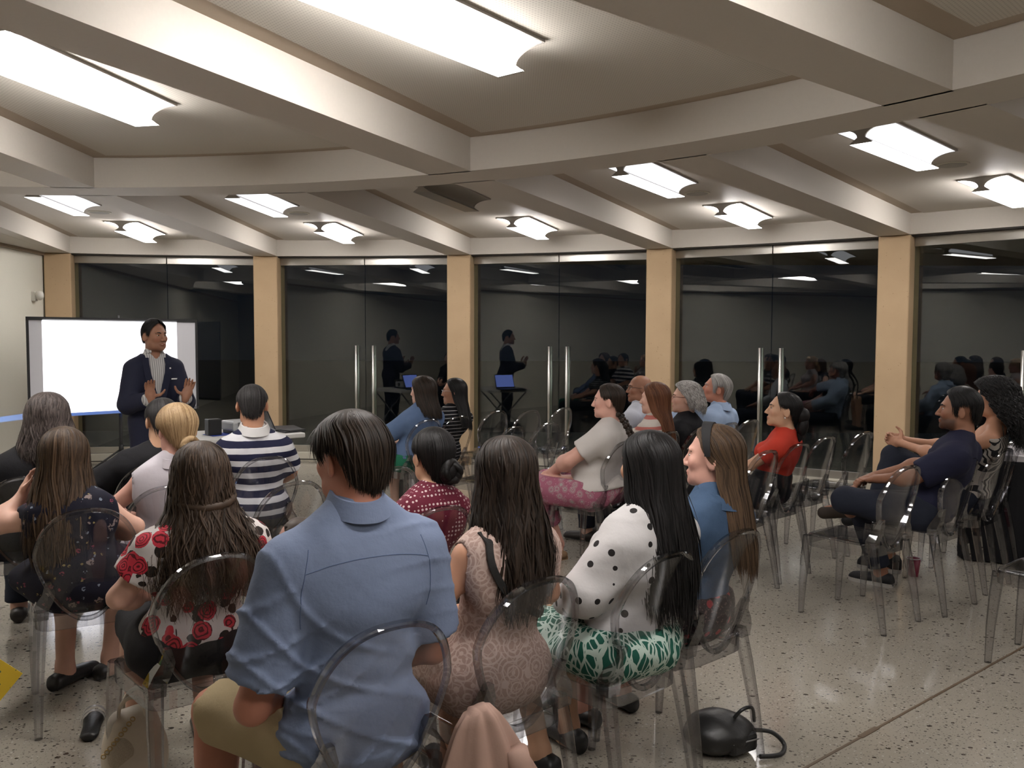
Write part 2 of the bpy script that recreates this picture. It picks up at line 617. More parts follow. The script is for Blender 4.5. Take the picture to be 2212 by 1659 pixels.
def luminaire(i, r0, r1, mode, label, group):
    """mode: 'both' lit, 'soft' lit lens with softer reflectors, 'off'"""
    c = polar(i, (r0 + r1) / 2)
    o = empty('ceiling_light', (c[0], c[1], Z_CEIL), -(TH0 + DTH * i))
    tag(o, label, 'light', group)
    h = (r1 - r0) / 2
    refl = {'both': M_LAMP_ON, 'big': M_LAMP_BIG, 'soft': M_LAMP_SOFT, 'off': M_LAMP_OFF}[mode]
    lens = {'both': M_LENS_ON, 'big': M_LENS_ON, 'soft': M_LENS_ON, 'off': M_LAMP_BODY2}[mode]
    MB().box((0, 0, -0.006), (0.35, 2 * h, 0.012)).build('ceiling_plate', M_LAMP_BODY, o)
    for s in (-1, 1):
        b = MB()
        a = [(s * x, -h + 0.012, z) for x, z in LP]
        e = [(s * x, h - 0.012, z) for x, z in LP]
        rings = [[p, q] for p, q in zip(a, e)]
        b.loft(rings, close=False, caps=False)
        b.build('reflector', refl, o, smooth=True)
        b = MB()
        b.loft([[(s * FL[0][0], -h, FL[0][1]), (s * FL[0][0], h, FL[0][1])], [(s * FL[1][0], -h, FL[1][1]), (s * FL[1][0], h, FL[1][1])]], close=False, caps=False)
        b.build('side_flange', M_LAMP_BODY if mode not in ('both', 'big') else M_LAMP_ON, o)
        # end plate: bow-tie outline
        y = s * h
        poly = [(x, z) for x, z in [(0.17, 0.0)] + LP + [FL[1]]]
        left = [(-x, z) for x, z in poly[::-1]]
        ring = poly + left
        b = MB()
        n = len(ring)
        vs = [(x, y - 0.006, z) for x, z in ring] + [(x, y + 0.006, z) for x, z in ring]
        # strips between mirrored points keep the concave outline exact
        fs = []
        m = len(poly)
        for k in range(m - 1):
            for base in (0, n):
                fs.append((base + k, base + k + 1, base + n - 2 - k, base + n - 1 - k))
        fs += [(k, (k + 1) % n, n + (k + 1) % n, n + k) for k in range(n)]
        b.add(vs, fs)
        b.build('end_plate', M_LAMP_BODY, o)
    MB().box((0, 0, -DROP + 0.002), (2 * FL[1][0], 2 * h - 0.01, 0.004)).build('lens', lens, o)
    return o
OUT_NAMES = ['by the white wall', 'over the table and striped polo shirt', 'over the empty chairs in the middle', 'above the woman in the red top', 'at the picture edge above the dark-haired pair']
for i in range(0, 8):
    luminaire(i + 0.5, 8.97, 10.05, 'both', ('bright ceiling light near the glass doors ' + OUT_NAMES[i]) if i < 5 else ['first', 'second', 'third'][i - 5] + ' ceiling light along the glass doors beyond the right picture edge', 'outer ceiling lights')
INN = ['softly lit ceiling light over the projection screen', 'softly lit ceiling light nearest the ring beam over the presenter', 'switched-off grey ceiling light beside the ring beam', 'softly lit ceiling light with dark end plate over the grey-haired man', 'softly lit ceiling light with dark end plate beside the tall beam']
for i in range(0, 8):
    luminaire(i + 0.5, 6.82, 7.87, 'off' if i in (2, 6) else 'soft', INN[i] if i < 5 else ['first', 'second', 'third'][i - 5] + ' middle-row ceiling light beyond the right picture edge', 'middle ceiling lights')
for i, lab in ((2, 'large bright ceiling light in the bay over the long-haired women'), (4, 'large bright ceiling light cut by the top picture edge'), (6, 'large bright ceiling light over the front row, above the picture'), (8, 'large bright ceiling light just behind the viewer'), (0, 'large bright ceiling light beyond the left picture edge')):
    luminaire(i, 3.50, 4.60, 'big', lab, 'inner ceiling lights')

# round speaker grilles
M_GRILLE = plain('speaker_grille', (0.42, 0.40, 0.36), 0.6)
SPK = ['over the projection screen', 'over the projector table', None, 'over the grey-haired man', 'over the man in the navy shirt']
for i in range(0, 5):
    if SPK[i] is None:
        continue
    p = polar(i + 0.5, 8.34)
    o = empty('ceiling_speaker', (p[0], p[1], Z_CEIL))
    tag(o, 'round flush ceiling speaker grille ' + SPK[i], 'speaker', 'ceiling speakers')
    b = MB()
    b.loft([[(r * math.cos(2 * math.pi * k / 24), r * math.sin(2 * math.pi * k / 24), z) for k in range(24)] for r, z in ((0.105, 0.0), (0.105, -0.006), (0.09, -0.008))], caps=True)
    b.build('rim', M_WALL, o)
    b = MB()
    b.loft([[(r * math.cos(2 * math.pi * k / 24), r * math.sin(2 * math.pi * k / 24), z) for k in range(24)] for r, z in ((0.088, -0.0075), (0.088, -0.010), (0.05, -0.012))], caps=True)
    b.build('grille', M_GRILLE, o)

# motion sensor on the wall
wy = 9.95
wx = W0.x + (W1.x - W0.x) * (wy - W0.y) / (W1.y - W0.y)
o = empty('motion_sensor', (wx, wy, 2.03), 0)
tag(o, 'small white motion sensor high on the white wall', 'sensor')
b = MB(); b.box((0.025, 0, 0), (0.05, 0.06, 0.115)); b.build('bracket', plain('white_plastic', (0.62, 0.60, 0.54), 0.4), o, bevel=0.008)
b = MB(); b.ellip((0.085, 0.0, 0.01), (0.05, 0.045, 0.055)); b.build('body', MATS['white_plastic'], o, smooth=True)
# ------------------------------------------------------------------ clear polycarbonate balloon-back chair
M_CLEAR = clear_mat('clear_plastic', (0.972, 0.972, 0.975), (0.78, 0.78, 0.80), 1.42, 0.015)
M_CLEAR_EDGE = clear_mat('clear_plastic_thick', (0.885, 0.885, 0.895), (0.20, 0.20, 0.22), 1.95, 0.02)

def back_outline(n=40):
    """egg outline in (x, h): wide and round at the top, narrowing to a rounded bottom"""
    pts = []
    for k in range(n):
        a = 2 * math.pi * k / n
        s, c = math.sin(a), math.cos(a)
        h = 0.655 + 0.235 * c
        wmax = 0.195
        t = (h - 0.42) / 0.47
        w = wmax * (0.55 + 0.45 * min(1, max(0, t / 0.62)) ** 0.9)
        x = w * (abs(s) ** 0.80) * (1 if s >= 0 else -1)
        pts.append((x, h))
    return pts

def back_y(x, h):
    return -0.185 - (h - 0.44) * 0.22 + 0.9 * x * x      # leans back, wraps round the sitter

def make_chair():
    root = empty('clear_chair')
    # --- backrest panel and thick rim
    ol = back_outline(96)
    b = MB()
    rings = []
    for s in (0.06, 0.35, 0.65, 0.93):
        rings.append([(x * s, 0.655 + (h - 0.655) * s) for x, h in ol])
    front = [[(x, back_y(x, h) + 0.003, h) for x, h in r] for r in rings]
    back = [[(x, back_y(x, h) - 0.003, h) for x, h in r] for r in rings]
    b.loft(front[::-1], True, False)
    b.loft(back, True, False)
    n = len(ol)
    b.add([front[0][k] for k in range(n)], [tuple(range(n))])
    b.add([back[0][k] for k in range(n)], [tuple(range(n - 1, -1, -1))])
    b.build('backrest', M_CLEAR, root, smooth=True)
    rim = MB()
    rr = []
    for k in range(n):
        x, h = ol[k]
        x0, h0 = x * 0.93, 0.655 + (h - 0.655) * 0.93
        y = back_y(x, h)
        y0 = back_y(x0, h0)
        rr.append([(x0, y0 + 0.009, h0), (x0 + (x - x0) * 0.7, y + 0.015, h0 + (h - h0) * 0.7), (x, y + 0.012, h), (x * 1.012, y, 0.655 + (h - 0.655) * 1.008), (x, y - 0.012, h), (x0 + (x - x0) * 0.7, y - 0.015, h0 + (h - h0) * 0.7), (x0, y0 - 0.009, h0)])
    rr.append(rr[0])
    rim.loft(rr, True, False)
    rim.build('back_rim', M_CLEAR_EDGE, root, smooth=False, bevel=0.0)
    # --- seat: rounded trapezoid, slightly dished, with an apron
    def seat_ring(s, z, grow=0.0):
        pts = []
        for k in range(40):
            a = 2 * math.pi * k / 40
            cx, cy = math.cos(a), math.sin(a)
            e = 0.32
            x = (abs(cx) ** e) * (1 if cx >= 0 else -1)
            y = (abs(cy) ** e) * (1 if cy >= 0 else -1)
            w = lerp(0.185, 0.200, (y + 1) / 2) + grow
            pts.append((x * w * s, y * (0.205 + grow) * s + 0.02, z))
        return pts
    b = MB()
    rings = [seat_ring(0.05, 0.447), seat_ring(0.5, 0.449), seat_ring(0.85, 0.455), seat_ring(0.96, 0.462), seat_ring(1.0, 0.458), seat_ring(1.0, 0.452), seat_ring(0.95, 0.449), seat_ring(0.5, 0.443), seat_ring(0.05, 0.441)]
    b.loft(rings, True, True)
    b.build('seat', M_CLEAR, root, smooth=True)
    b = MB()
    rings = [seat_ring(1.0, 0.455), seat_ring(1.0, 0.395), seat_ring(0.975, 0.395), seat_ring(0.975, 0.450)]
    b.loft(rings, True, False)
    b.build('apron', M_CLEAR_EDGE, root)
    # --- legs: tapered, splayed, square with rounded corners
    def leg(x0, y0, x1, y1, ztop):
        rings = []
        for t, w in ((0.0, 0.050), (0.25, 0.047), (0.6, 0.039), (1.0, 0.028)):
            bow = 0.012 * math.sin(math.pi * t)
            x = lerp(x0, x1, t) + (bow if x1 > 0 else -bow) * 0.4
            y = lerp(y0, y1, t) + (bow if y1 > 0 else -bow) * 0.4
            z = lerp(ztop, 0.0, t)
            h = w / 2
            ch = h * 0.45
            rings.append([(x + h, y - ch, z), (x + h, y + ch, z), (x + ch, y + h, z), (x - ch, y + h, z), (x - h, y + ch, z), (x - h, y - ch, z), (x - ch, y - h, z), (x + ch, y - h, z)])
        b = MB()
        b.loft(rings)
        return b
    for sx in (-1, 1):
        leg(sx * 0.178, 0.205, sx * 0.190, 0.235, 0.450).build('leg', M_CLEAR_EDGE, root)
        leg(sx * 0.165, -0.165, sx * 0.185, -0.255, 0.475).build('leg', M_CLEAR_EDGE, root)
        # shoulder bracket from the rear leg head up into the back rim
        pts = [(sx * 0.165, -0.168, 0.445), (sx * 0.166, -0.172, 0.485), (sx * 0.150, -0.182, 0.520), (sx * 0.136, -0.190, 0.552), (sx * 0.138, -0.205, 0.60)]
        rings = []
        for (x, y, z), w, d in zip(pts, (0.052, 0.058, 0.060, 0.046, 0.020), (0.052, 0.054, 0.046, 0.034, 0.024)):
            rings.append([(x - w / 2, y - d / 2, z), (x + w / 2, y - d / 2, z), (x + w / 2, y + d / 2, z), (x - w / 2, y + d / 2, z)])
        b = MB()
        b.loft(rings)
        b.build('shoulder', M_CLEAR_EDGE, root)
    return root

CHAIR = make_chair()
chair_used = [False]
CHAIRS = {}
def chair(key, x, y, a, label):
    """x, y: floor point under the top middle of the backrest; a: facing, degrees left of straight ahead"""
    r = math.radians(a)
    fx, fy = -math.sin(r), math.cos(r)
    o = CHAIR if not chair_used[0] else copy_tree(CHAIR)
    chair_used[0] = True
    o.location = (x + 0.278 * fx, y + 0.278 * fy, 0)
    o.rotation_euler = (0, 0, r)
    tag(o, label, 'chair', 'clear balloon-back chairs')
    CHAIRS[key] = (o.location.x, o.location.y, a)
    return o
chair('blue', -0.275, 1.97, 36, 'clear chair the man in the blue shirt sits on')
chair('lace', 0.09, 2.34, 40, 'clear chair the woman in the pink lace dress sits on')
chair('dots', 0.50, 2.63, 41, 'clear chair of the woman with the green leaf-print skirt')
chair('headband', 0.81, 2.95, 41, 'clear chair of the woman with the black headband, black bag beneath')
chair('roses', -0.91, 2.60, 40, 'clear chair of the woman in the rose-print blouse')
chair('floral', -1.66, 3.28, 30, 'clear chair of the woman in the dark floral dress')
chair('polka', -0.27, 3.35, 38, 'clear chair of the woman in the maroon dotted top')
chair('empty640', -1.00, 3.92, 42, 'empty clear chair between the striped polo and the blue shirt')
chair('polo', -1.375, 4.76, 32, 'clear chair of the man in the striped polo shirt')
chair('empty855', -0.61, 4.38, 40, 'empty clear chair half hidden behind the blue-shirted man')
chair('blonde', -1.55, 3.80, 34, 'clear chair under the blonde woman')
chair('blackpolo', -1.89, 4.45, 34, 'clear chair of the man in the black polo shirt')
chair('greyhair', -2.34, 4.05, 32, 'clear chair of the woman with greying wavy hair')
chair('edge', -2.55, 3.45, 30, 'clear chair cut by the left picture edge')
chair('tee', 0.76, 5.54, 48, 'clear chair of the woman in the white tee')
chair('red', 1.15, 6.12, 46, 'clear chair of the red-haired woman')
chair('curlygrey', 1.46, 6.45, 46, 'clear chair of the woman with curly grey hair')
chair('greyman', 1.76, 6.77, 46, 'clear chair of the grey-haired man in pale blue')
chair('bald', 1.22, 7.25, 46, 'clear chair of the bald man')
chair('empty1630', 1.99, 7.01, 42, 'empty clear chair behind the woman in the red top, before the door handles')
chair('redtop', 1.86, 5.43, 42, 'clear chair of the woman in the red top')
chair('empty1665', 1.55, 5.08, 45, 'empty clear chair just before the woman in the red top')
chair('empty1790', 2.18, 5.82, 42, 'empty clear chair right behind the woman in the red top')
chair('empty1870', 2.57, 6.12, 41, 'empty clear chair standing in front of the stone column')
chair('emptyN', 2.12, 4.48, 38, 'empty clear chair beside the red paper cup')
chair('navy', 2.60, 4.79, 38, 'clear chair of the man in the navy shirt')
chair('curlyblack', 3.05, 5.20, 40, 'clear chair of the woman with black curly hair')
chair('empty2190', 3.35, 5.62, 40, 'empty clear chair beside the black-draped table')
chair('E1', -0.13, 7.80, 48, 'leftmost empty clear chair of the three by the glass doors')
chair('E2', 0.18, 7.86, 47, 'middle empty clear chair of the three by the glass doors')
chair('E3', 0.51, 8.18, 51, 'third empty clear chair by the glass doors, before the pull bars')
chair('E4', 0.03, 6.41, 54, 'empty clear chair half hidden by the lace-dress woman')
chair('E5', 0.30, 6.70, 48, 'empty clear chair with a clear cup on its seat')
chair('striped', -0.45, 7.27, 46, 'clear chair of the woman in the black and white stripes')
chair('denim', -0.68, 6.95, 46, 'clear chair of the woman in the denim jacket by the doors')
chair('right', 2.78, 3.75, 40, 'empty clear chair cut by the right picture edge')
# ------------------------------------------------------------------ solid modelling with distance fields (bodies and clothes)
def axis(lo, hi, h, fine):
    out = [lo]
    x = lo
    while x < hi:
        s = h
        for a, b, hf in fine:
            if a - hf <= x <= b:
                s = min(s, hf)
            elif x < a < x + s:
                s = max(min(s, a - x), hf)
        x += s
        out.append(x)
    return np.array(out, dtype=np.float32)

class Field:
    def __init__(self, lo, hi, h, fine=()):
        """fine: list of (lo3, hi3, step)"""
        self.ax = [axis(lo[i], hi[i], h, [(f[0][i], f[1][i], f[2]) for f in fine]) for i in range(3)]
        self.F = np.full([len(a) for a in self.ax], 0.25, dtype=np.float32)
    def window(self, lo, hi):
        sl = []
        for i in range(3):
            a = max(0, int(np.searchsorted(self.ax[i], lo[i])) - 1)
            b = min(len(self.ax[i]), int(np.searchsorted(self.ax[i], hi[i])) + 1)
            if b <= a:
                return None
            sl.append(slice(a, b))
        return tuple(sl)
    def pts(self, sl):
        return (self.ax[0][sl[0]][:, None, None], self.ax[1][sl[1]][None, :, None], self.ax[2][sl[2]][None, None, :])
    def prim(self, p, grow=0.0):
        kind, k = p['t'], p.get('k', 0.03)
        m = k + 0.03
        if kind == 'cap':
            a, b = p['a'], p['b']
            ra, rb = p['ra'] + grow, p['rb'] + grow
            R = max(ra, rb) + m
            lo = [min(a[i], b[i]) - R for i in range(3)]
            hi = [max(a[i], b[i]) + R for i in range(3)]
        else:
            c = p['c']
            r = [x + grow for x in p['r']]
            R = (max(r) if p.get('M') is not None else None)
            lo = [c[i] - (R or r[i]) - m for i in range(3)]
            hi = [c[i] + (R or r[i]) + m for i in range(3)]
        sl = self.window(lo, hi)
        if sl is None:
            return
        X, Y, Z = self.pts(sl)
        if kind == 'cap':
            d0, d1, d2 = (b[i] - a[i] for i in range(3))
            L2 = d0 * d0 + d1 * d1 + d2 * d2 + 1e-12
            px, py, pz = X - a[0], Y - a[1], Z - a[2]
            tt = (px * d0 + py * d1 + pz * d2) / L2
            t = np.clip(tt, 0, 1)
            sx = p.get('sq')          # optional flattening axis and factor
            qx, qy, qz = px - t * d0, py - t * d1, pz - t * d2
            if sx is not None:
                n, fac = sx
                dn = qx * n[0] + qy * n[1] + qz * n[2]
                q2 = qx * qx + qy * qy + qz * qz - dn * dn + (dn * fac) ** 2
                d = np.sqrt(np.maximum(q2, 0)) - (ra + (rb - ra) * t)
            else:
                d = np.sqrt(qx * qx + qy * qy + qz * qz) - (ra + (rb - ra) * t)
            if p.get('cut'):
                L = math.sqrt(L2)
                d = np.maximum(d, (tt - 1.0) * L)
        else:
            px, py, pz = X - c[0], Y - c[1], Z - c[2]
            M = p.get('M')
            if M is not None:
                px, py, pz = (px * M[0][0] + py * M[1][0] + pz * M[2][0], px * M[0][1] + py * M[1][1] + pz * M[2][1], px * M[0][2] + py * M[1][2] + pz * M[2][2])
            k0 = np.sqrt((px / r[0]) ** 2 + (py / r[1]) ** 2 + (pz / r[2]) ** 2)
            k1 = np.sqrt((px / r[0] ** 2) ** 2 + (py / r[1] ** 2) ** 2 + (pz / r[2] ** 2) ** 2) + 1e-9
            d = k0 * (k0 - 1) / k1
        A = self.F[sl]
        if p.get('op') == 'sub':
            d = -d
            h = np.clip(0.5 + 0.5 * (d - A) / k, 0, 1)
            self.F[sl] = A * (1 - h) + d * h + k * h * (1 - h)
        else:
            h = np.clip(0.5 + 0.5 * (d - A) / k, 0, 1)
            self.F[sl] = d * (1 - h) + A * h - k * h * (1 - h)
    def plane(self, pt, n, k=0.0):
        """remove what lies on the side n points to"""
        X, Y, Z = self.pts((slice(None),) * 3)
        d = (X - pt[0]) * n[0] + (Y - pt[1]) * n[1] + (Z - pt[2]) * n[2]
        np.maximum(self.F, d, out=self.F)
    def folds(self, amp, seed=0, fx=34.0, fz=22.0):
        if not amp:
            return
        X, Y, Z = self.pts((slice(None),) * 3)
        s = seed * 1.7
        n = np.sin(X * fx + 3.1 * np.sin(Z * 9 + s) + Y * 13 + s) * np.cos(Z * fz + 2.3 * np.sin(X * 11 + s) + Y * 8)
        n += 0.6 * np.sin(Z * 47 + 4 * np.sin(X * 7 + s * 2) + Y * 21)
        self.F += (amp * n).astype(np.float32)
    def creases(self, amp, seed=0, fx=7.0, fz=9.0, w=0.22):
        """long soft ridges, as in a creased shirt"""
        if not amp:
            return
        X, Y, Z = self.pts((slice(None),) * 3)
        s = seed * 2.3
        for a, b, c in ((fx, fz, 1.0), (-fx * 0.8, fz * 1.3, 0.8), (fx * 0.3, fz * 2.4, 0.6)):
            ph = a * 3 * X + b * 2 * Z + 1.6 * np.sin(Z * 8 + s) + 1.2 * np.sin(X * 9 + s * 1.3) + Y * 5 + s
            env = 0.5 + 0.5 * np.sin(X * 6 + Z * 5 + s * 0.7 + a)
            self.F -= (amp * c * env * np.exp(-(np.sin(ph) / w) ** 2)).astype(np.float32)
    def surface(self):
        F = self.F
        ins = F < 0
        nx, ny, nz = F.shape
        s = np.zeros((nx - 1, ny - 1, nz - 1), dtype=np.int8)
        cs = [(i, j, k) for i in (0, 1) for j in (0, 1) for k in (0, 1)]
        for i, j, k in cs:
            s += ins[i:nx - 1 + i, j:ny - 1 + j, k:nz - 1 + k]
        mask = (s > 0) & (s < 8)
        I, J, K = np.nonzero(mask)
        idx = np.full(mask.shape, -1, dtype=np.int64)
        idx[I, J, K] = np.arange(len(I))
        val = {c: F[I + c[0], J + c[1], K + c[2]] for c in cs}
        pos = np.zeros((len(I), 3), dtype=np.float64)
        cnt = np.zeros(len(I))
        for a in cs:
            for ax in range(3):
                if a[ax] == 0:
                    b = list(a); b[ax] = 1; b = tuple(b)
                    f1, f2 = val[a], val[b]
                    cr = (f1 < 0) != (f2 < 0)
                    t = np.where(cr, f1 / np.where(cr, f1 - f2, 1), 0)
                    q = np.array(a, dtype=np.float64)[None, :] + np.zeros((len(I), 1))
                    q[:, ax] = t
                    pos[cr] += q[cr]
                    cnt[cr] += 1
        pos /= np.maximum(cnt, 1)[:, None]
        out = np.zeros_like(pos)
        for ax, base in enumerate((I, J, K)):
            A = self.ax[ax]
            out[:, ax] = A[base] + pos[:, ax] * (A[base + 1] - A[base])
        quads = []
        for ax in range(3):
            sl0 = [slice(None)] * 3; sl1 = [slice(None)] * 3
            sl0[ax] = slice(0, -1); sl1[ax] = slice(1, None)
            A, B = ins[tuple(sl0)], ins[tuple(sl1)]
            d = A != B
            o1, o2 = [(1, 2), (2, 0), (0, 1)][ax]
            E = np.nonzero(d)
            E = [e.copy() for e in E]
            ok = (E[o1] > 0) & (E[o2] > 0) & (E[o1] < F.shape[o1] - 1) & (E[o2] < F.shape[o2] - 1)
            E = [e[ok] for e in E]
            first = A[tuple(E)]
            def cell(da, db):
                c = [E[0].copy(), E[1].copy(), E[2].copy()]
                c[o1] -= da; c[o2] -= db
                return idx[tuple(c)]
            q = np.stack([cell(1, 1), cell(0, 1), cell(0, 0), cell(1, 0)], 1)
            q[~first] = q[~first][:, ::-1]
            quads.append(q)
        Q = np.concatenate(quads) if quads else np.zeros((0, 4), int)
        Q = Q[(Q >= 0).all(1)]
        return out, Q

def np_mesh(name, V, Q, smooth=True):
    me = bpy.data.meshes.new(name)
    me.vertices.add(len(V))
    me.vertices.foreach_set('co', np.asarray(V, dtype=np.float32).ravel())
    w = Q.shape[1]
    me.loops.add(Q.size)
    me.loops.foreach_set('vertex_index', Q.astype(np.int32).ravel())
    me.polygons.add(len(Q))
    me.polygons.foreach_set('loop_start', (np.arange(len(Q)) * w).astype(np.int32))
    me.polygons.foreach_set('use_smooth', np.full(len(Q), smooth))
    me.update(calc_edges=True)
    return me

def V3(*a):
    return Vector(a if len(a) == 3 else a[0])
def cap(tag_, a, b, ra, rb, k=0.03, **kw):
    return dict(t='cap', tag=tag_, a=tuple(a), b=tuple(b), ra=ra, rb=rb, k=k, **kw)
def ell(tag_, c, r, M=None, k=0.03, **kw):
    return dict(t='ell', tag=tag_, c=tuple(c), r=tuple(r), M=M, k=k, **kw)

# ------------------------------------------------------------------ head and hand
def head_prims(Hd, R, s, female, nose=1.0, jaw=1.0):
    P = []
    def p(x, y, z):
        return Vector(Hd) + R @ (Vector((x, y, z)) * s)
    M = [[R[i][j] for j in range(3)] for i in range(3)]
    def e(c, r, k=0.012, **kw):
        P.append(ell('head', p(*c), [v * s for v in r], M, k, **kw))
    e((0, -0.014, 0.030), (0.075, 0.096, 0.085), 0.03)
    e((0, 0.022, -0.030), (0.064, 0.070, 0.082), 0.03)
    e((0, 0.050, -0.082), (0.042 * jaw, 0.038, 0.030), 0.025)
    e((0, 0.076, -0.101), (0.020 * jaw, 0.018, 0.017), 0.018)
    for q in (-1, 1):
        e((q * 0.043, 0.020, -0.080), (0.020 * jaw, 0.036, 0.026), 0.03)
        e((q * 0.040, 0.060, -0.022), (0.024, 0.024, 0.024), 0.02)
    e((0, 0.078, 0.026), (0.048, 0.014, 0.012), 0.016)
    for q in (-1, 1):
        e((q * 0.031, 0.096, 0.004), (0.016, 0.011, 0.0085), 0.008, op='sub')
    P.append(cap('head', p(0, 0.088, 0.010), p(0, 0.088 + 0.021 * nose, -0.032), 0.0075 * s, 0.0105 * s, 0.010))
    for q in (-1, 1):
        e((q * 0.011, 0.099, -0.036), (0.0085, 0.010, 0.008), 0.006)
    e((0, 0.088, -0.062), (0.024, 0.0125, 0.0065), 0.006)
    e((0, 0.086, -0.0725), (0.020, 0.0125, 0.0070), 0.006)
    e((0, 0.0985, -0.0668), (0.020, 0.005, 0.0018), 0.003, op='sub')
    for q in (-1, 1):
        Re = R @ Matrix.Rotation(q * 0.45, 3, 'Z') @ Matrix.Rotation(-0.15, 3, 'X')
        Me = [[Re[i][j] for j in range(3)] for i in range(3)]
        P.append(ell('head', p(q * 0.081, -0.014, -0.010), (0.0080 * s, 0.022 * s, 0.034 * s), Me, 0.007))
        P.append(ell('head', p(q * 0.090, -0.005, -0.010), (0.006 * s, 0.011 * s, 0.019 * s), Me, 0.006, op='sub'))
    return P

def hand_prims(w, d, n, thumb, s=1.0, curl=0.5, spread=0.10, tag_='hand', thumb_out=0.7):
    """w wrist, d finger direction, n the way the palm faces, thumb=+1/-1 side (d x n)"""
    d = Vector(d).normalized(); n = Vector(n); n = (n - d * n.dot(d)).normalized()
    t = d.cross(n) * thumb
    w = Vector(w)
    P = []
    M = Matrix((t, d, n)).transposed()
    Ml = [[M[i][j] for j in range(3)] for i in range(3)]
    P.append(ell(tag_, w + d * 0.045 * s, (0.040 * s, 0.052 * s, 0.016 * s), Ml, 0.012))
    P.append(cap(tag_, w - d * 0.02 * s, w + d * 0.03 * s, 0.024 * s, 0.024 * s, 0.012))
    for off, L in ((0.030, 0.068), (0.010, 0.078), (-0.010, 0.073), (-0.029, 0.058)):
        a = w + d * 0.085 * s + t * off * s
        dd = (d + t * off * 10 * spread).normalized()
        ang = curl * 0.4
        for seg, r0, r1 in ((0.42, 0.0090, 0.0085), (0.32, 0.0085, 0.0078), (0.26, 0.0078, 0.0068)):
            v = dd * math.cos(ang) + n * math.sin(ang)
            b = a + v * L * seg * s
            P.append(cap(tag_, a, b, r0 * s, r1 * s, 0.005))
            a = b
            ang += curl
    a = w + d * 0.022 * s + t * 0.030 * s
    v = (d * (1 - thumb_out) + t * thumb_out + n * 0.30).normalized()
    b = a + v * 0.040 * s
    P.append(cap(tag_, a, b, 0.0135 * s, 0.0110 * s, 0.010))
    v = (v * 0.75 + d * 0.45 + n * 0.1 * curl).normalized()
    c = b + v * 0.030 * s
    P.append(cap(tag_, b, c, 0.0105 * s, 0.0090 * s, 0.005))
    v = (v * 0.75 + d * 0.45).normalized()
    P.append(cap(tag_, c, c + v * 0.022 * s, 0.0092 * s, 0.0078 * s, 0.004))
    return P

def foot_prims(an, d, s=1.0, tag_='foot'):
    d = Vector((d[0], d[1], 0)).normalized()
    an = Vector(an)
    heel = Vector((an.x, an.y, 0.035)) - d * 0.03
    toe = Vector((an.x, an.y, 0.025)) + d * 0.17 * s
    return [cap(tag_, heel, toe, 0.034, 0.026, 0.03, sq=((0, 0, 1), 1.15)), cap(tag_, an, heel + d * 0.05, 0.034, 0.034, 0.03)]

def rot_head(yaw, pitch, roll=0.0):
    """yaw + turns to the person's left, pitch + looks up, roll + tilts to the person's right"""
    return (Matrix.Rotation(math.radians(yaw), 3, 'Z') @ Matrix.Rotation(math.radians(pitch), 3, 'X') @ Matrix.Rotation(math.radians(roll), 3, 'Y'))

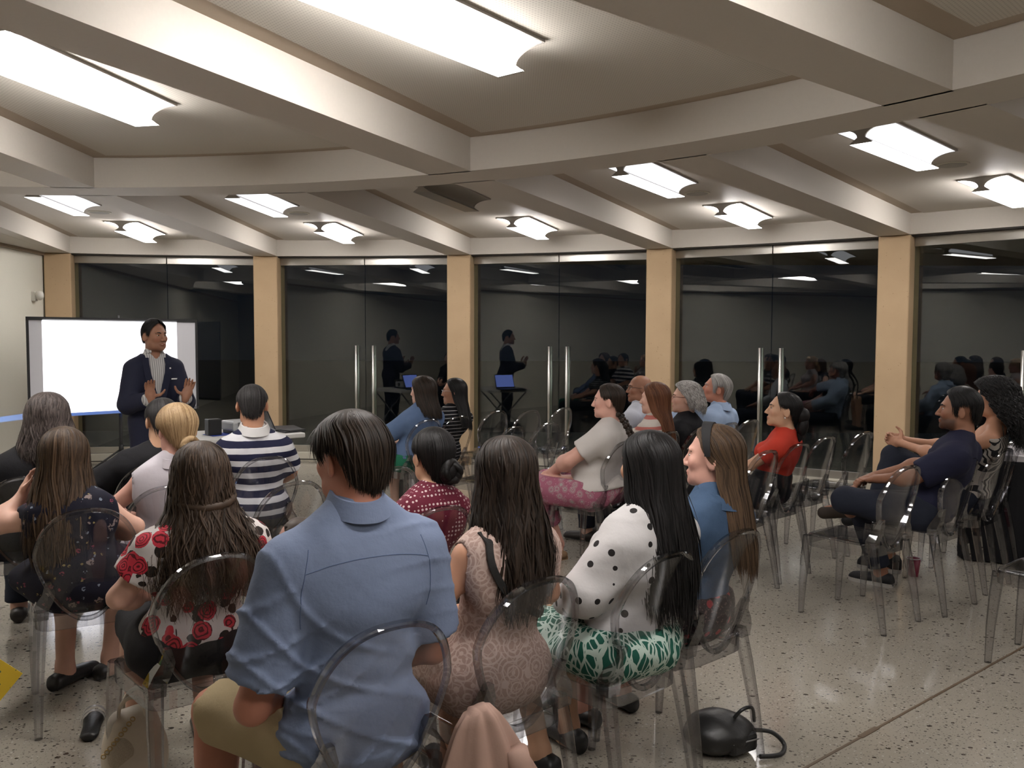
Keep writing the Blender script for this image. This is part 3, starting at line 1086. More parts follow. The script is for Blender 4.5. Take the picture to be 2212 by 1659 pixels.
def body_prims(c):
    b = c.get('build', 1.0); fem = c.get('female', False)
    Hd = V3(c['head']); hs = c.get('hs', 0.96 if fem else 1.0)
    R = rot_head(c.get('yaw', 0), c.get('pitch', 0), c.get('roll', 0))
    stand = c.get('stand', False)
    P0 = V3(c.get('pelvis', (0, 0, 0.575)))
    nb = V3(Hd.x * 0.78 + P0.x * 0.22, Hd.y * 0.78 + P0.y * 0.22 + c.get('nby', -0.03), Hd.z - c.get('nbz', 0.165) * hs)
    if 'nb' in c:
        nb = V3(c['nb'])
    tw = math.radians(c.get('twist', 0)); lean = c.get('shtilt', 0.0)
    ax = V3(math.cos(tw), math.sin(tw), lean)
    fw = V3(-math.sin(tw), math.cos(tw), 0)
    sw = c.get('sw', 0.158 if fem else 0.185) * 0.84
    drop = c.get('drop', 0.082)
    sh = {-1: nb - ax * sw + V3(0, 0, -drop), 1: nb + ax * sw + V3(0, 0, -drop)}
    chest = P0.lerp(nb, 0.64) + fw * (-0.012)
    waist = P0.lerp(nb, 0.30) + fw * 0.0
    RT = Matrix.Rotation(tw, 3, 'Z')
    MT = [[RT[i][j] for j in range(3)] for i in range(3)]
    out = []
    cw = (0.122 if fem else 0.142) * b
    out.append(ell('torso', P0 + V3(0, -0.01, -0.01), ((0.160 if fem else 0.152) * b, 0.115 * b, 0.11), None, 0.045))
    out.append(ell('torso', waist, ((0.110 if fem else 0.130) * b, 0.090 * b, 0.13), MT, 0.05))
    out.append(ell('torso', chest, (cw, 0.096 * b, 0.15), MT, 0.045))
    out.append(ell('torso', P0.lerp(nb, 0.82) + fw * (-0.015), (cw * 0.98, 0.074 * b, 0.085), MT, 0.035))
    if fem:
        for q in (-1, 1):
            out.append(ell('torso', chest + ax * (q * 0.065) + fw * 0.088 * b + V3(0, 0, 0.015), (0.055, 0.05, 0.055), None, 0.03))
    for q in (-1, 1):
        out.append(cap('torso', nb + ax * (q * 0.02) + V3(0, -0.005, 0.01), sh[q] + V3(0, 0, 0.008), 0.044, 0.042 * b, 0.035))
        out.append(ell('torso', P0.lerp(nb, 0.72) + ax * (q * 0.085 * b) - fw * 0.055, (0.068 * b, 0.038, 0.10), MT, 0.03))
    # neck
    hb = Hd + R @ (V3(0, -0.030, -0.055) * hs)
    rn = c.get('neck', 0.046 if fem else 0.056)
    out.append(cap('neck', nb + V3(0, -0.012, -0.01), hb, rn * 1.08, rn * 0.97, 0.03))
    out += head_prims(Hd, R, hs, fem, c.get('nose', 1.0), c.get('jaw', 0.92 if fem else 1.06))
    # arms
    ra = (0.040 if fem else 0.047) * (0.6 + 0.4 * b) * c.get('arm', 1.0)
    info = dict(sh=sh, nb=nb, chest=chest, waist=waist, P0=P0, fw=fw, ax=ax, R=R, Hd=Hd, hs=hs, el={}, wr={}, kn={}, an={}, ra=ra)
    for q, nm in ((-1, 'L'), (1, 'R')):
        dflt = dict(el=(q * (sw + 0.055), P0.y - 0.03, P0.z + 0.19), wr=(q * 0.085, P0.y + 0.24, P0.z + 0.085), d=(-q * 0.5, 0.8, -0.2), n=(0, -0.2, -1))
        A = dict(dflt); A.update(c.get('arm' + nm, {}))
        el, wr = V3(A['el']), V3(A['wr'])
        el.x *= 0.90
        out.append(cap('uarm' + nm, sh[q], el, ra * 1.10, ra * 0.86, 0.028))
        out.append(cap('farm' + nm, el, wr, ra * 0.86, ra * 0.56, 0.02))
        out.append(ell('farm' + nm, el.lerp(wr, 0.28), (ra * 0.95, ra * 0.95, ra * 0.95), None, 0.05))
        out += hand_prims(wr, A['d'], A['n'], A.get('thumb', q), (0.92 if fem else 1.0) * c.get('hand', 1.0), A.get('curl', 0.45), A.get('spread', 0.08), 'hand', A.get('thumb_out', 0.7))
        info['el'][q] = el; info['wr'][q] = wr
    # legs
    kn = c.get('knees', ((-0.115, 0.44, 0.52), (0.115, 0.44, 0.52)))
    an = c.get('ankles', ((-0.12, 0.42, 0.085), (0.12, 0.42, 0.085)))
    lb = c.get('leg', 1.0) * (0.5 + 0.5 * b)
    for q, nm, k_, a_ in ((-1, 'L', kn[0], an[0]), (1, 'R', kn[1], an[1])):
        hip = P0 + V3(q * 0.092, 0.0, -0.035)
        k_, a_ = V3(k_), V3(a_)
        out.append(cap('thigh' + nm, hip, k_, 0.088 * lb, 0.058 * lb, 0.04))
        out.append(cap('calf' + nm, k_, a_, 0.055 * lb, 0.036 * lb, 0.02))
        mid = k_.lerp(a_, 0.30) - (V3(0, 0.02, 0) if not stand else V3(0, 0.012, 0))
        out.append(ell('calf' + nm, mid, (0.050 * lb, 0.054 * lb, 0.10), None, 0.04))
        fd = c.get('foot' + nm, (q * 0.12, 1.0, 0))
        if a_.z < 0.16:
            out += foot_prims(a_, fd, 1.0)
        else:
            e = V3(fd).normalized()
            out.append(cap('foot', a_, a_ + e * 0.16 + V3(0, 0, -0.03), 0.036, 0.028, 0.03))
        info['kn'][q] = k_; info['an'][q] = a_; info.setdefault('hip', {})[q] = hip
    info['prims'] = out
    return info

# ------------------------------------------------------------------ skin, hair and face pieces
def skin_mat(name, c):
    key = 'skin_' + name
    if key in MATS:
        return MATS[key]
    m, nt, out = new_mat(key)
    v = coords(nt)
    f = noise(nt, v, 18, 3)
    col = mixc(nt, f, tuple(x * 0.90 for x in c), tuple(min(1, x * 1.08) for x in c))
    at = nt.nodes.new('ShaderNodeAttribute')
    at.attribute_name = 'tone'
    col = mixc(nt, 1.0, col, at.outputs['Color'], 'MULTIPLY')
    p = pbsdf(nt, out, col, 0.48, 0, 0.35, bump(nt, noise(nt, v, 240, 2), 0.05, 0.002))
    MATS[key] = m
    return m

def hair_mat(name, c, c2, rough=0.42):
    key = 'hair_' + name
    if key in MATS:
        return MATS[key]
    m, nt, out = new_mat(key)
    g = nt.nodes.new('ShaderNodeNewGeometry')
    v = coords(nt, (70, 70, 4))
    f = noise(nt, v, 1.0, 3)
    fac = mathn(nt, 'MULTIPLY_ADD', g.outputs['Random Per Island'], 0.55, mathn(nt, 'MULTIPLY', f, 0.45))
    r = ramp(nt, [(0.2, c), (0.95, c2)])
    nt.links.new(fac, r.inputs[0])
    p = pbsdf(nt, out, r.outputs[0], rough + 0.08, 0, 0.20)
    MATS[key] = m
    return m

def keyed(keys):
    xs = [k[0] for k in keys]; ys = [k[1] for k in keys]
    if xs[0] > xs[-1]:
        xs, ys = xs[::-1], ys[::-1]
    return lambda x: np.interp(x, xs, ys)

def dome(th, zc=0.030, rz=0.085, rx=0.075, ry=0.096, cy=-0.014, n=9, lift=0.0):
    """ring keys over the skull from crown to its widest level, th thick: (z, cy, rx, ry)"""
    out = []
    for k in range(n + 1):
        a = math.pi / 2 * k / n
        out.append((zc + (rz + th + lift) * math.cos(a), cy, (rx + th) * math.sin(a), (ry + th) * math.sin(a)))
    return out

def make_hair(name, parent, mat, Hd, M3, s, rings, opening, zend, n=900, width=0.006, wave=(0.0, 0.0), curl=0.0, seed=1, jitter=0.02, layer=0.05, base=0.965, base_gap=0.015, part=0.0, label=None, lift=1.0, skew=0.02, mess=0.004):
    """strands combed over a shell of rings; opening(z) = half angle of the face gap, zend(phi) = lowest point"""
    rng = np.random.default_rng(seed)
    K = np.array(rings, dtype=float)
    seg = np.r_[0, np.cumsum(np.sqrt((np.diff(K[:, :2], axis=0) ** 2).sum(1) + np.diff(K[:, 3]) ** 2) + 1e-6)]
    op = keyed(opening); ze = keyed(zend)
    L = seg[-1]
    m = max(10, int(L / 0.022))
    m = min(m, 34)
    def shell(u, t, sc):
        z = np.interp(t, seg, K[:, 0]); cy = np.interp(t, seg, K[:, 1]); rx = np.interp(t, seg, K[:, 2]); ry = np.interp(t, seg, K[:, 3])
        o = op(z)
        phi = np.radians(np.sign(u) * (o + (180 - o) * np.abs(u)))
        return rx * np.sin(phi) * sc, cy + ry * np.cos(phi) * sc, z, phi
    V = []; Q = []
    # base shell
    nu = 56
    us = np.concatenate([np.linspace(-1, -1e-4, nu), np.linspace(1e-4, 1, nu)])
    us = np.r_[np.linspace(1e-4, 1, nu), np.linspace(-1, -1e-4, nu)]
    ts = np.linspace(0, L, m)
    cols = []
    for u in us:
        # end of this column
        tt = np.linspace(0, L, 200)
        x, y, z, ph = shell(np.full(200, u), tt, 1.0)
        e = ze(np.abs(np.degrees(ph))) + base_gap
        bad = np.nonzero(z < e)[0]
        te = tt[bad[0]] if len(bad) else L
        tc = np.linspace(0, te, m)
        x, y, z, ph = shell(np.full(m, u), tc, base)
        cols.append(np.stack([x, y, z], 1))
    cols = np.array(cols)
    nc = len(cols)
    Vb = cols.reshape(-1, 3)
    ii, jj = np.meshgrid(np.arange(nc - 1), np.arange(m - 1), indexing='ij')
    a = (ii * m + jj).ravel()
    Qb = np.stack([a, a + m, a + m + 1, a + 1], 1)
    # strands
    U = rng.uniform(-1, 1, n)
    S = 1.0 + rng.uniform(-layer, layer * 0.4, n)
    PH = rng.uniform(0, 2 * math.pi, (n, 2))
    SV = []; SQ = []
    ns = m
    for k in range(n):
        tt = np.linspace(0, L, 120)
        x, y, z, ph = shell(np.full(120, U[k]), tt, 1.0)
        e = ze(np.abs(np.degrees(ph))) + rng.normal(0, jitter)
        bad = np.nonzero(z < e)[0]
        te = tt[bad[0]] if len(bad) else L
        t0 = rng.uniform(0.0, 0.45) ** 1.5 * min(te, 0.12)
        tc = np.linspace(t0, max(te, t0 + 0.015), ns)
        sc = S[k] * (1 + 0.0 * tc)
        w = wave[0] * np.clip((tc - 0.08) / 0.2, 0, 1) if wave[0] else np.zeros(ns)
        uu = np.clip(U[k] + rng.normal(0, skew) * (tc / L), -1, 1)
        uu = np.where(np.abs(uu) < 1e-4, 1e-4, uu)
        x, y, z, ph = shell(uu, tc, sc)
        mk = abs(rng.normal(0, mess))
        off = w * np.sin(wave[1] * tc + PH[k, 0]) if wave[0] else 0
        off2 = curl * np.cos(wave[1] * tc * 1.0 + PH[k, 1]) if curl else 0
        tx, ty = np.cos(ph), -np.sin(ph)
        nx_, ny_ = np.sin(ph), np.cos(ph)
        tip = mk * ((tc - tc[0]) / (tc[-1] - tc[0])) ** 2
        x = x + tx * off + nx_ * (off2 + tip)
        y = y + ty * off + ny_ * (off2 + tip)
        wd = width * (0.6 + 0.8 * rng.random()) * np.interp(np.linspace(0, 1, ns), [0, 0.15, 0.75, 1], [0.6, 1, 0.9, 0.15])
        tw = rng.normal(0, 0.35)
        c, sn = math.cos(tw), math.sin(tw)
        ox, oy = (tx * c + nx_ * sn) * wd / 2, (ty * c + ny_ * sn) * wd / 2
        bul = wd * 0.28 * lift
        A = np.stack([x - ox, y - oy, z], 1)
        B = np.stack([x + nx_ * bul, y + ny_ * bul, z], 1)
        C = np.stack([x + ox, y + oy, z], 1)
        base_i = len(SV) * ns * 3
        SV.append(np.concatenate([A, B, C]))
        j = np.arange(ns - 1)
        SQ.append(np.stack([base_i + j, base_i + ns + j, base_i + ns + j + 1, base_i + j + 1], 1))
        SQ.append(np.stack([base_i + ns + j, base_i + 2 * ns + j, base_i + 2 * ns + j + 1, base_i + ns + j + 1], 1))
    if SV:
        V = np.concatenate([Vb] + SV)
        Q = np.concatenate([Qb] + [q + len(Vb) for q in SQ])
    else:
        V, Q = Vb, Qb
    R = np.array([[M3[i][j] for j in range(3)] for i in range(3)])
    V = (V * s) @ R.T + np.array(Hd)[None, :]
    me = np_mesh(name, V, Q[:, ::-1])
    return link(name, me, mat, parent, label=label)

SHORT_OPEN = [(0.20, 0), (0.105, 12), (0.085, 38), (0.06, 52), (0.03, 58), (-0.02, 62), (-0.30, 70)]
def short_hair(parent, mat, Hd, R, s, th=0.014, n=700, seed=1, nape=-0.085, side=-0.015, top=0.010, wave=(0.004, 40), width=0.006, name='hair', lift=0.0, front=0.075, tied=False, **kw):
    rings = dome(th, lift=lift) + [(0.0, -0.014, 0.073 + th * 0.75, 0.093 + th * 0.9), (-0.03, -0.016, 0.069 + th * 0.45, 0.088 + th * 0.7), (-0.06, -0.020, 0.061 + th * 0.35, 0.078 + th * 0.5), (-0.09, -0.024, 0.053 + th * 0.3, 0.064 + th * 0.4), (-0.13, -0.028, 0.049, 0.055)]
    zend = [(0, front), (45, front - 0.015), (56, front - 0.03), (66, 0.030), (70, side - 0.015), (76, side - 0.010), (79, 0.034), (110, 0.034), (119, 0.005), (130, nape * 0.70), (148, nape * 0.88), (180, nape)]
    if tied:
        zend = [(0, front), (50, 0.060), (62, 0.030), (74, 0.022), (92, 0.020), (104, -0.005), (118, -0.045), (150, nape), (180, nape)]
        kw.setdefault('mess', 0.001); kw.setdefault('skew', 0.03)
    return make_hair(name, parent, mat, Hd, R, s, rings, SHORT_OPEN, zend, n=n, width=width, wave=wave, seed=seed, jitter=0.009, layer=0.06, base=0.97, base_gap=0.008, skew=kw.pop('skew', 0.05), mess=kw.pop('mess', 0.003), **kw)

LONG_OPEN = [(0.20, 0), (0.115, 4), (0.095, 25), (0.07, 48), (0.03, 62), (-0.03, 72), (-0.09, 78), (-0.16, 92), (-0.3, 104), (-0.8, 108)]
def long_hair(parent, mat, Hd, yaw, s, end=-0.40, th=0.018, n=1000, seed=1, wave=(0.006, 22), curl=0.0, width=0.007, keys=None, jitter=0.03, opening=None, endkeys=None, name='hair', **kw):
    M3 = Matrix.Rotation(math.radians(yaw), 3, 'Z')
    k = keys or [(-0.03, -0.016, 0.074 + th, 0.094 + th), (-0.09, -0.025, 0.080 + th, 0.088 + th), (-0.16, -0.045, 0.088 + th, 0.082 + th), (-0.24, -0.060, 0.100 + th, 0.080 + th), (-0.34, -0.075, 0.105 + th, 0.076 + th), (-0.46, -0.085, 0.095 + th, 0.070 + th), (-0.60, -0.09, 0.08 + th, 0.065 + th)]
    rings = dome(th) + k
    ek = endkeys or [(0, end + 0.05), (90, end + 0.05), (180, end)]
    return make_hair(name, parent, mat, Hd, M3, s, rings, opening or LONG_OPEN, ek, n=n, width=width, wave=wave, curl=curl, seed=seed, jitter=jitter, **kw)

M_EYE = plain('eye_white', (0.40, 0.35, 0.31), 0.3)
M_IRIS = plain('eye_iris', (0.03, 0.018, 0.010), 0.15)
def face(parent, info, brow, seed=0, eyes=True, brows=True, browthick=1.0):
    Hd, R, s = info['Hd'], info['R'], info['hs']
    def p(x, y, z):
        return Hd + R @ (V3(x, y, z) * s)
    for q in (-1, 1):
        if eyes:
            e = MB(); e.ellip(p(q * 0.031, 0.0785, 0.004), (0.0120 * s, 0.0085 * s, 0.0058 * s), 12, 8, R)
            eo = e.build('eye', M_EYE, parent, smooth=True)
            e = MB(); e.ellip(p(q * 0.031, 0.0840, 0.0045), (0.0066 * s, 0.0040 * s, 0.0050 * s), 10, 6, R)
            e.build('iris', M_IRIS, eo, smooth=True)
        if brows:
            b = MB()
            b.tube([p(q * 0.014, 0.0925, 0.021), p(q * 0.026, 0.0915, 0.026), p(q * 0.040, 0.083, 0.026), p(q * 0.049, 0.072, 0.020)], [0.0030 * s * browthick, 0.0042 * s * browthick, 0.0036 * s * browthick, 0.0018 * s], 6)
            b.build('eyebrow', brow, parent, smooth=True)

def glasses(parent, info, mat, r=0.019, sq=0.75):
    Hd, R, s = info['Hd'], info['R'], info['hs']
    def p(x, y, z):
        return Hd + R @ (V3(x, y, z) * s)
    g = MB()
    for q in (-1, 1):
        pts = [p(q * 0.031 + r * 1.15 * math.cos(a), 0.106 - 0.012 * abs(math.cos(a)) * (1 if math.cos(a) * q > 0 else 0), 0.002 + r * sq * math.sin(a)) for a in [2 * math.pi * k / 18 for k in range(18)]]
        g.tube(pts, 0.0016, 6, closed=True)
        g.tube([p(q * 0.053, 0.094, 0.008), p(q * 0.076, 0.05, 0.010), p(q * 0.083, -0.005, 0.008)], 0.0016, 6)
    g.tube([p(-0.010, 0.107, 0.006), p(0, 0.110, 0.008), p(0.010, 0.107, 0.006)], 0.0016, 6)
    g.build('glasses', mat, parent, smooth=True)

def make_body(parent, info, mat, c):
    """skin of the whole figure as one continuous surface"""
    Hd, R, hs = info['Hd'], info['R'], info['hs']
    pr = info['prims']
    lo = [1e9] * 3; hi = [-1e9] * 3
    for p in pr:
        if p.get('op') == 'sub':
            continue
        if p['t'] == 'cap':
            r = max(p['ra'], p['rb'])
            for i in range(3):
                lo[i] = min(lo[i], p['a'][i] - r, p['b'][i] - r); hi[i] = max(hi[i], p['a'][i] + r, p['b'][i] + r)
        else:
            r = max(p['r'])
            for i in range(3):
                lo[i] = min(lo[i], p['c'][i] - r); hi[i] = max(hi[i], p['c'][i] + r)
    lo = [v - 0.03 for v in lo]; hi = [v + 0.03 for v in hi]
    lo[2] = max(lo[2], 0.0)
    hf = c.get('hf', 0.0065)
    h = c.get('h', 0.014)
    fine = [(Hd - V3(0.11, 0.12, 0.13), Hd + V3(0.11, 0.13, 0.125), hf)]
    for q, hh in c.get('fine_hands', ()):
        w = info['wr'][q]
        fine.append((w - V3(0.13, 0.13, 0.13), w + V3(0.13, 0.13, 0.20), hh))
    F = Field(lo, hi, h, fine)
    for p in pr:
        if p.get('op') != 'sub':
            F.prim(p)
    for p in pr:
        if p.get('op') == 'sub':
            F.prim(p)
    F.F[:, :, 0] = 0.05
    V, Q = F.surface()
    me = np_mesh('body', V, Q)
    # skin tone: lips, beard shade
    loc = (V - np.array(Hd)[None, :]) @ np.array([[R[i][j] for j in range(3)] for i in range(3)]) / hs
    x, y, z = loc.T
    tone = np.ones((len(V), 4), dtype=np.float32)
    lip = np.clip(1.2 - ((x / 0.024) ** 2 + ((z + 0.0675) / 0.013) ** 2), 0, 1) * (y > 0.075)
    lc = np.array(c.get('lips', (0.86, 0.58, 0.56)))
    tone[:, :3] *= 1 - lip[:, None] * (1 - lc[None, :])
    cheek = np.clip(1 - ((np.abs(x) - 0.045) / 0.025) ** 2 - ((z + 0.028) / 0.025) ** 2, 0, 1) * (y > 0.03)
    tone[:, :3] *= 1 - cheek[:, None] * np.array([0.0, 0.12, 0.10])[None, :]
    if c.get('beard'):
        bd = np.clip((-0.040 - z) / 0.02, 0, 1) * (y > -0.005) * (z > -0.13) * np.clip((y - 0.0) / 0.02, 0, 1)
        bd = np.maximum(bd, np.clip(1 - ((z + 0.050) / 0.010) ** 2, 0, 1) * (np.abs(x) < 0.03) * (y > 0.06))
        bd *= 1 - lip
        tone[:, :3] *= 1 - c['beard'] * bd[:, None]
    if c.get('scalp'):      # close-cropped hair shade
        sc = np.clip((z - 0.02 + 0.9 * (y - 0.02)) * 0 + 1, 0, 1)
    at = me.color_attributes.new('tone', 'FLOAT_COLOR', 'POINT')
    at.data.foreach_set('color', tone.ravel())
    return link('body', me, mat, parent)

def garment(parent, info, name, mat, tags, grow=0.012, sleeve=None, extra=(), planes=(), h=0.012, folds=0.002, seed=0, legs=None, lo=None, hi=None, fine=(), label=None, sub=(), sleeve_grow=0.0, k=None, fz=22.0, fx=34.0, crease=0.003):
    """cloth over the body parts named by tags; sleeve: covered arm length (1 = elbow, 2 = wrist); legs likewise"""
    pr = []
    for p in info['prims']:
        if p['tag'] in tags and p.get('op') != 'sub':
            pr.append((p, grow))
    if sleeve:
        for q, nm in ((-1, 'L'), (1, 'R')):
            sl = sleeve if not isinstance(sleeve, dict) else sleeve[q]
            if not sl:
                continue
            sh, el, wr, ra = info['sh'][q], info['el'][q], info['wr'][q], info['ra']
            if sl <= 1:
                e = sh.lerp(el, sl)
                pr.append((cap('s', sh, e, ra * 1.10, ra * (1.10 - 0.10 * sl), 0.03, cut=True), grow + 0.004 + sleeve_grow))
            else:
                e = el.lerp(wr, sl - 1)
                pr.append((cap('s', sh, el, ra * 1.10, ra * 0.98, 0.03), grow + 0.004 + sleeve_grow))
                pr.append((cap('s', el, e, ra * 0.98, ra * (0.98 - 0.30 * (sl - 1)), 0.02, cut=True), grow + sleeve_grow))
    if legs:
        for q in (-1, 1):
            lg = legs if not isinstance(legs, dict) else legs[q]
            hip, kn, an = info['hip'][q], info['kn'][q], info['an'][q]
            th = [p for p in info['prims'] if p['tag'] == ('thighL' if q < 0 else 'thighR')][0]
            cf = [p for p in info['prims'] if p['tag'] == ('calfL' if q < 0 else 'calfR')][0]
            if lg <= 1:
                e = hip.lerp(kn, lg)
                pr.append((cap('l', hip, e, th['ra'], lerp(th['ra'], th['rb'], lg) * 1.06, 0.04, cut=True), grow))
            else:
                e = kn.lerp(an, lg - 1)
                pr.append((cap('l', hip, kn, th['ra'], th['rb'] * 1.04, 0.04), grow))
                pr.append((cap('l', kn, e, cf['ra'] * 1.05, lerp(cf['ra'], cf['rb'], lg - 1) * 1.25, 0.03, cut=True), grow))
    for p in extra:
        pr.append((p, 0.0))
    a = [1e9] * 3; b = [-1e9] * 3
    for p, g in pr:
        if p['t'] == 'cap':
            r = max(p['ra'], p['rb']) + g
            for i in range(3):
                a[i] = min(a[i], p['a'][i] - r, p['b'][i] - r); b[i] = max(b[i], p['a'][i] + r, p['b'][i] + r)
        else:
            r = [v + g for v in p['r']]
            if p.get('M') is not None:
                r = [max(r)] * 3
            for i in range(3):
                a[i] = min(a[i], p['c'][i] - r[i]); b[i] = max(b[i], p['c'][i] + r[i])
    a = [v - 0.03 for v in a]; b = [v + 0.03 for v in b]
    F = Field(a, b, h, fine)
    for p, g in pr:
        if p.get('op') != 'sub':
            F.prim(p, g)
    F.folds(folds, seed, fx, fz)
    F.creases(crease, seed)
    for p in sub:
        q = dict(p); q['op'] = 'sub'; q['k'] = q.get('k', 0.006)
        F.prim(q)
    for pt, n in planes:
        F.plane(pt, n)
    V, Q = F.surface()
    if len(V) == 0:
        return None
    me = np_mesh(name, V, Q)
    return link(name, me, mat, parent, label=label)

def person(x, y, a, label, z=0.0, group='people in the audience'):
    o = empty('person', (x, y, z), math.radians(a))
    tag(o, label, 'person', group)
    return o

def to_local(x, y, a, wx, wy, wz):
    r = math.radians(a)
    dx, dy = wx - x, wy - y
    return (math.cos(r) * dx + math.sin(r) * dy, -math.sin(r) * dx + math.cos(r) * dy, wz)

def shoe(parent, an, d, mat, name='shoe', L=0.26, w=0.048, hgt=0.065, sole=None, z0=0.0, label=None, tilt=0.0):
    d = V3(d[0], d[1], 0).normalized(); t = V3(d.y, -d.x, 0)
    an = V3(an)
    rings = []
    for k, (u, ww, hh) in enumerate(((-0.30, 0.60, 0.85), (-0.25, 0.85, 1.15), (-0.10, 0.90, 1.25), (0.10, 0.92, 1.18), (0.30, 1.0, 1.02), (0.52, 1.0, 0.92), (0.68, 0.80, 0.78), (0.76, 0.45, 0.50))):
        c = V3(an.x, an.y, z0) + d * u * L
        W, H = w * ww, hgt * hh
        zz = -tilt * u * L
        rings.append([c + t * (W * math.cos(q)) + V3(0, 0, zz + 0.004 + H * 0.5 + H * 0.5 * math.sin(q)) for q in [2 * math.pi * j / 14 for j in range(14)]])
    o = MB().loft(rings).build(name, mat, parent, smooth=True, label=label)
    if sole:
        rr = [[p.copy() for p in r] for r in rings]
        poly = []
        left = [V3(r[0].x, r[0].y, 0) + t * 0.003 for r in rings]
        right = [V3(r[7].x, r[7].y, 0) - t * 0.003 for r in rings]
        MB().prism([(p.x, p.y) for p in left + right[::-1]], z0, z0 + 0.022).build('sole', sole, o)
    return o

def collar(parent, info, mat, r=0.066, hgt=0.036, flare=0.012, tilt=-0.25, name='collar', drop=0.028, gap=50, sx=1.0, sy=1.05):
    """folded shirt collar round the neck, open at the front"""
    nb = info['nb'] + V3(0, -0.012, drop)
    fwa = math.atan2(info['fw'].x, info['fw'].y)
    outer = []; top = []; inner = []; low = []
    n = 60
    for k in range(n + 1):
        ph = math.radians(gap + (360 - 2 * gap) * k / n)
        def pt(rr, z):
            x = rr * sx * math.sin(ph); y = rr * sy * math.cos(ph)
            dz = tilt * (-y)
            v = Matrix.Rotation(-fwa, 3, 'Z') @ V3(x, y, 0)
            return nb + v + V3(0, 0, z + dz)
        inner.append(pt(r - 0.004, -0.02)); top.append(pt(r - 0.002, hgt)); outer.append(pt(r + flare * 0.5, hgt)); low.append(pt(r + flare + 0.012, -0.010))
    b = MB()
    rows = [[inner[k], top[k], outer[k], low[k]] for k in range(n + 1)]
    b.loft(rows, close=True, caps=True)
    return b.build(name, mat, parent, smooth=False)
# ------------------------------------------------------------------ fabrics
def fabric(name, build, rough=0.8, weave=260, wrinkle=0.25, spec=0.2):
    m, nt, out = new_mat('fabric_' + name)
    v = coords(nt)
    col = build(nt, v)
    f = noise(nt, v, weave, 2)
    w = noise(nt, v, 9, 4)
    h = mathn(nt, 'ADD', mathn(nt, 'MULTIPLY', f, 0.05), w)
    pbsdf(nt, out, col, rough, 0, spec, bump(nt, h, wrinkle, 0.012))
    return m
def solid(c, var=0.10):
    def b(nt, v):
        f = noise(nt, v, 7, 3)
        return mixc(nt, f, tuple(x * (1 - var) for x in c), tuple(min(1, x * (1 + var)) for x in c))
    return b
def sepz(nt, v):
    s = nt.nodes.new('ShaderNodeSeparateXYZ'); nt.links.new(v, s.inputs[0]); return s.outputs
def bands(c1, c2, period, duty, axis=2, wob=0.0, tilt=0.0, phase=0.0):
    def b(nt, v):
        o = sepz(nt, v)
        z = o[axis]
        if tilt:
            z = mathn(nt, 'MULTIPLY_ADD', o[1], tilt, z)
        if wob:
            z = mathn(nt, 'MULTIPLY_ADD', noise(nt, v, 12, 2), wob, z)
        fr = mathn(nt, 'FRACT', mathn(nt, 'MULTIPLY_ADD', z, 1 / period, phase))
        return mixc(nt, mathn(nt, 'LESS_THAN', fr, duty), c1, c2)
    return b
def dots(base, dot, scale, size, rnd=0.35):
    def b(nt, v):
        vo = voro(nt, v, scale, rnd=rnd)
        return mixc(nt, mathn(nt, 'LESS_THAN', vo.outputs['Distance'], size), base, dot)
    return b
def rose_print(nt, v):
    wob = noise(nt, v, 30, 3)
    vo = voro(nt, v, 14.5)
    d = mathn(nt, 'MULTIPLY_ADD', wob, 0.20, vo.outputs['Distance'])
    sep = nt.nodes.new('ShaderNodeSeparateColor'); nt.links.new(vo.outputs['Color'], sep.inputs[0])
    rose = mathn(nt, 'MULTIPLY', mathn(nt, 'LESS_THAN', d, 0.56), mathn(nt, 'GREATER_THAN', sep.outputs[0], 0.25))
    fold = mathn(nt, 'LESS_THAN', mathn(nt, 'FRACT', mathn(nt, 'MULTIPLY_ADD', noise(nt, v, 22, 2), 2.2, mathn(nt, 'MULTIPLY', d, 7.0))), 0.36)
    red = mixc(nt, fold, (0.48, 0.035, 0.055), (0.10, 0.012, 0.016))
    leaf = mathn(nt, 'LESS_THAN', mathn(nt, 'MULTIPLY_ADD', noise(nt, v, 40, 2), 0.25, voro(nt, v, 19.0).outputs['Distance']), 0.50)
    o = sepz(nt, v)
    st = nt.nodes.new('ShaderNodeCombineXYZ')
    nt.links.new(o[0], st.inputs[0]); nt.links.new(mathn(nt, 'MULTIPLY', o[1], 0.3), st.inputs[1]); nt.links.new(mathn(nt, 'MULTIPLY', o[2], 0.10), st.inputs[2])
    drip = mathn(nt, 'LESS_THAN', voro(nt, st.outputs[0], 46).outputs['Distance'], 0.20)
    drip = mathn(nt, 'MULTIPLY', drip, mathn(nt, 'GREATER_THAN', noise(nt, v, 9, 2), 0.50))
    c = mixc(nt, drip, (0.56, 0.52, 0.50), (0.035, 0.020, 0.018))
    c = mixc(nt, leaf, c, (0.022, 0.016, 0.014))
    return mixc(nt, rose, c, red)
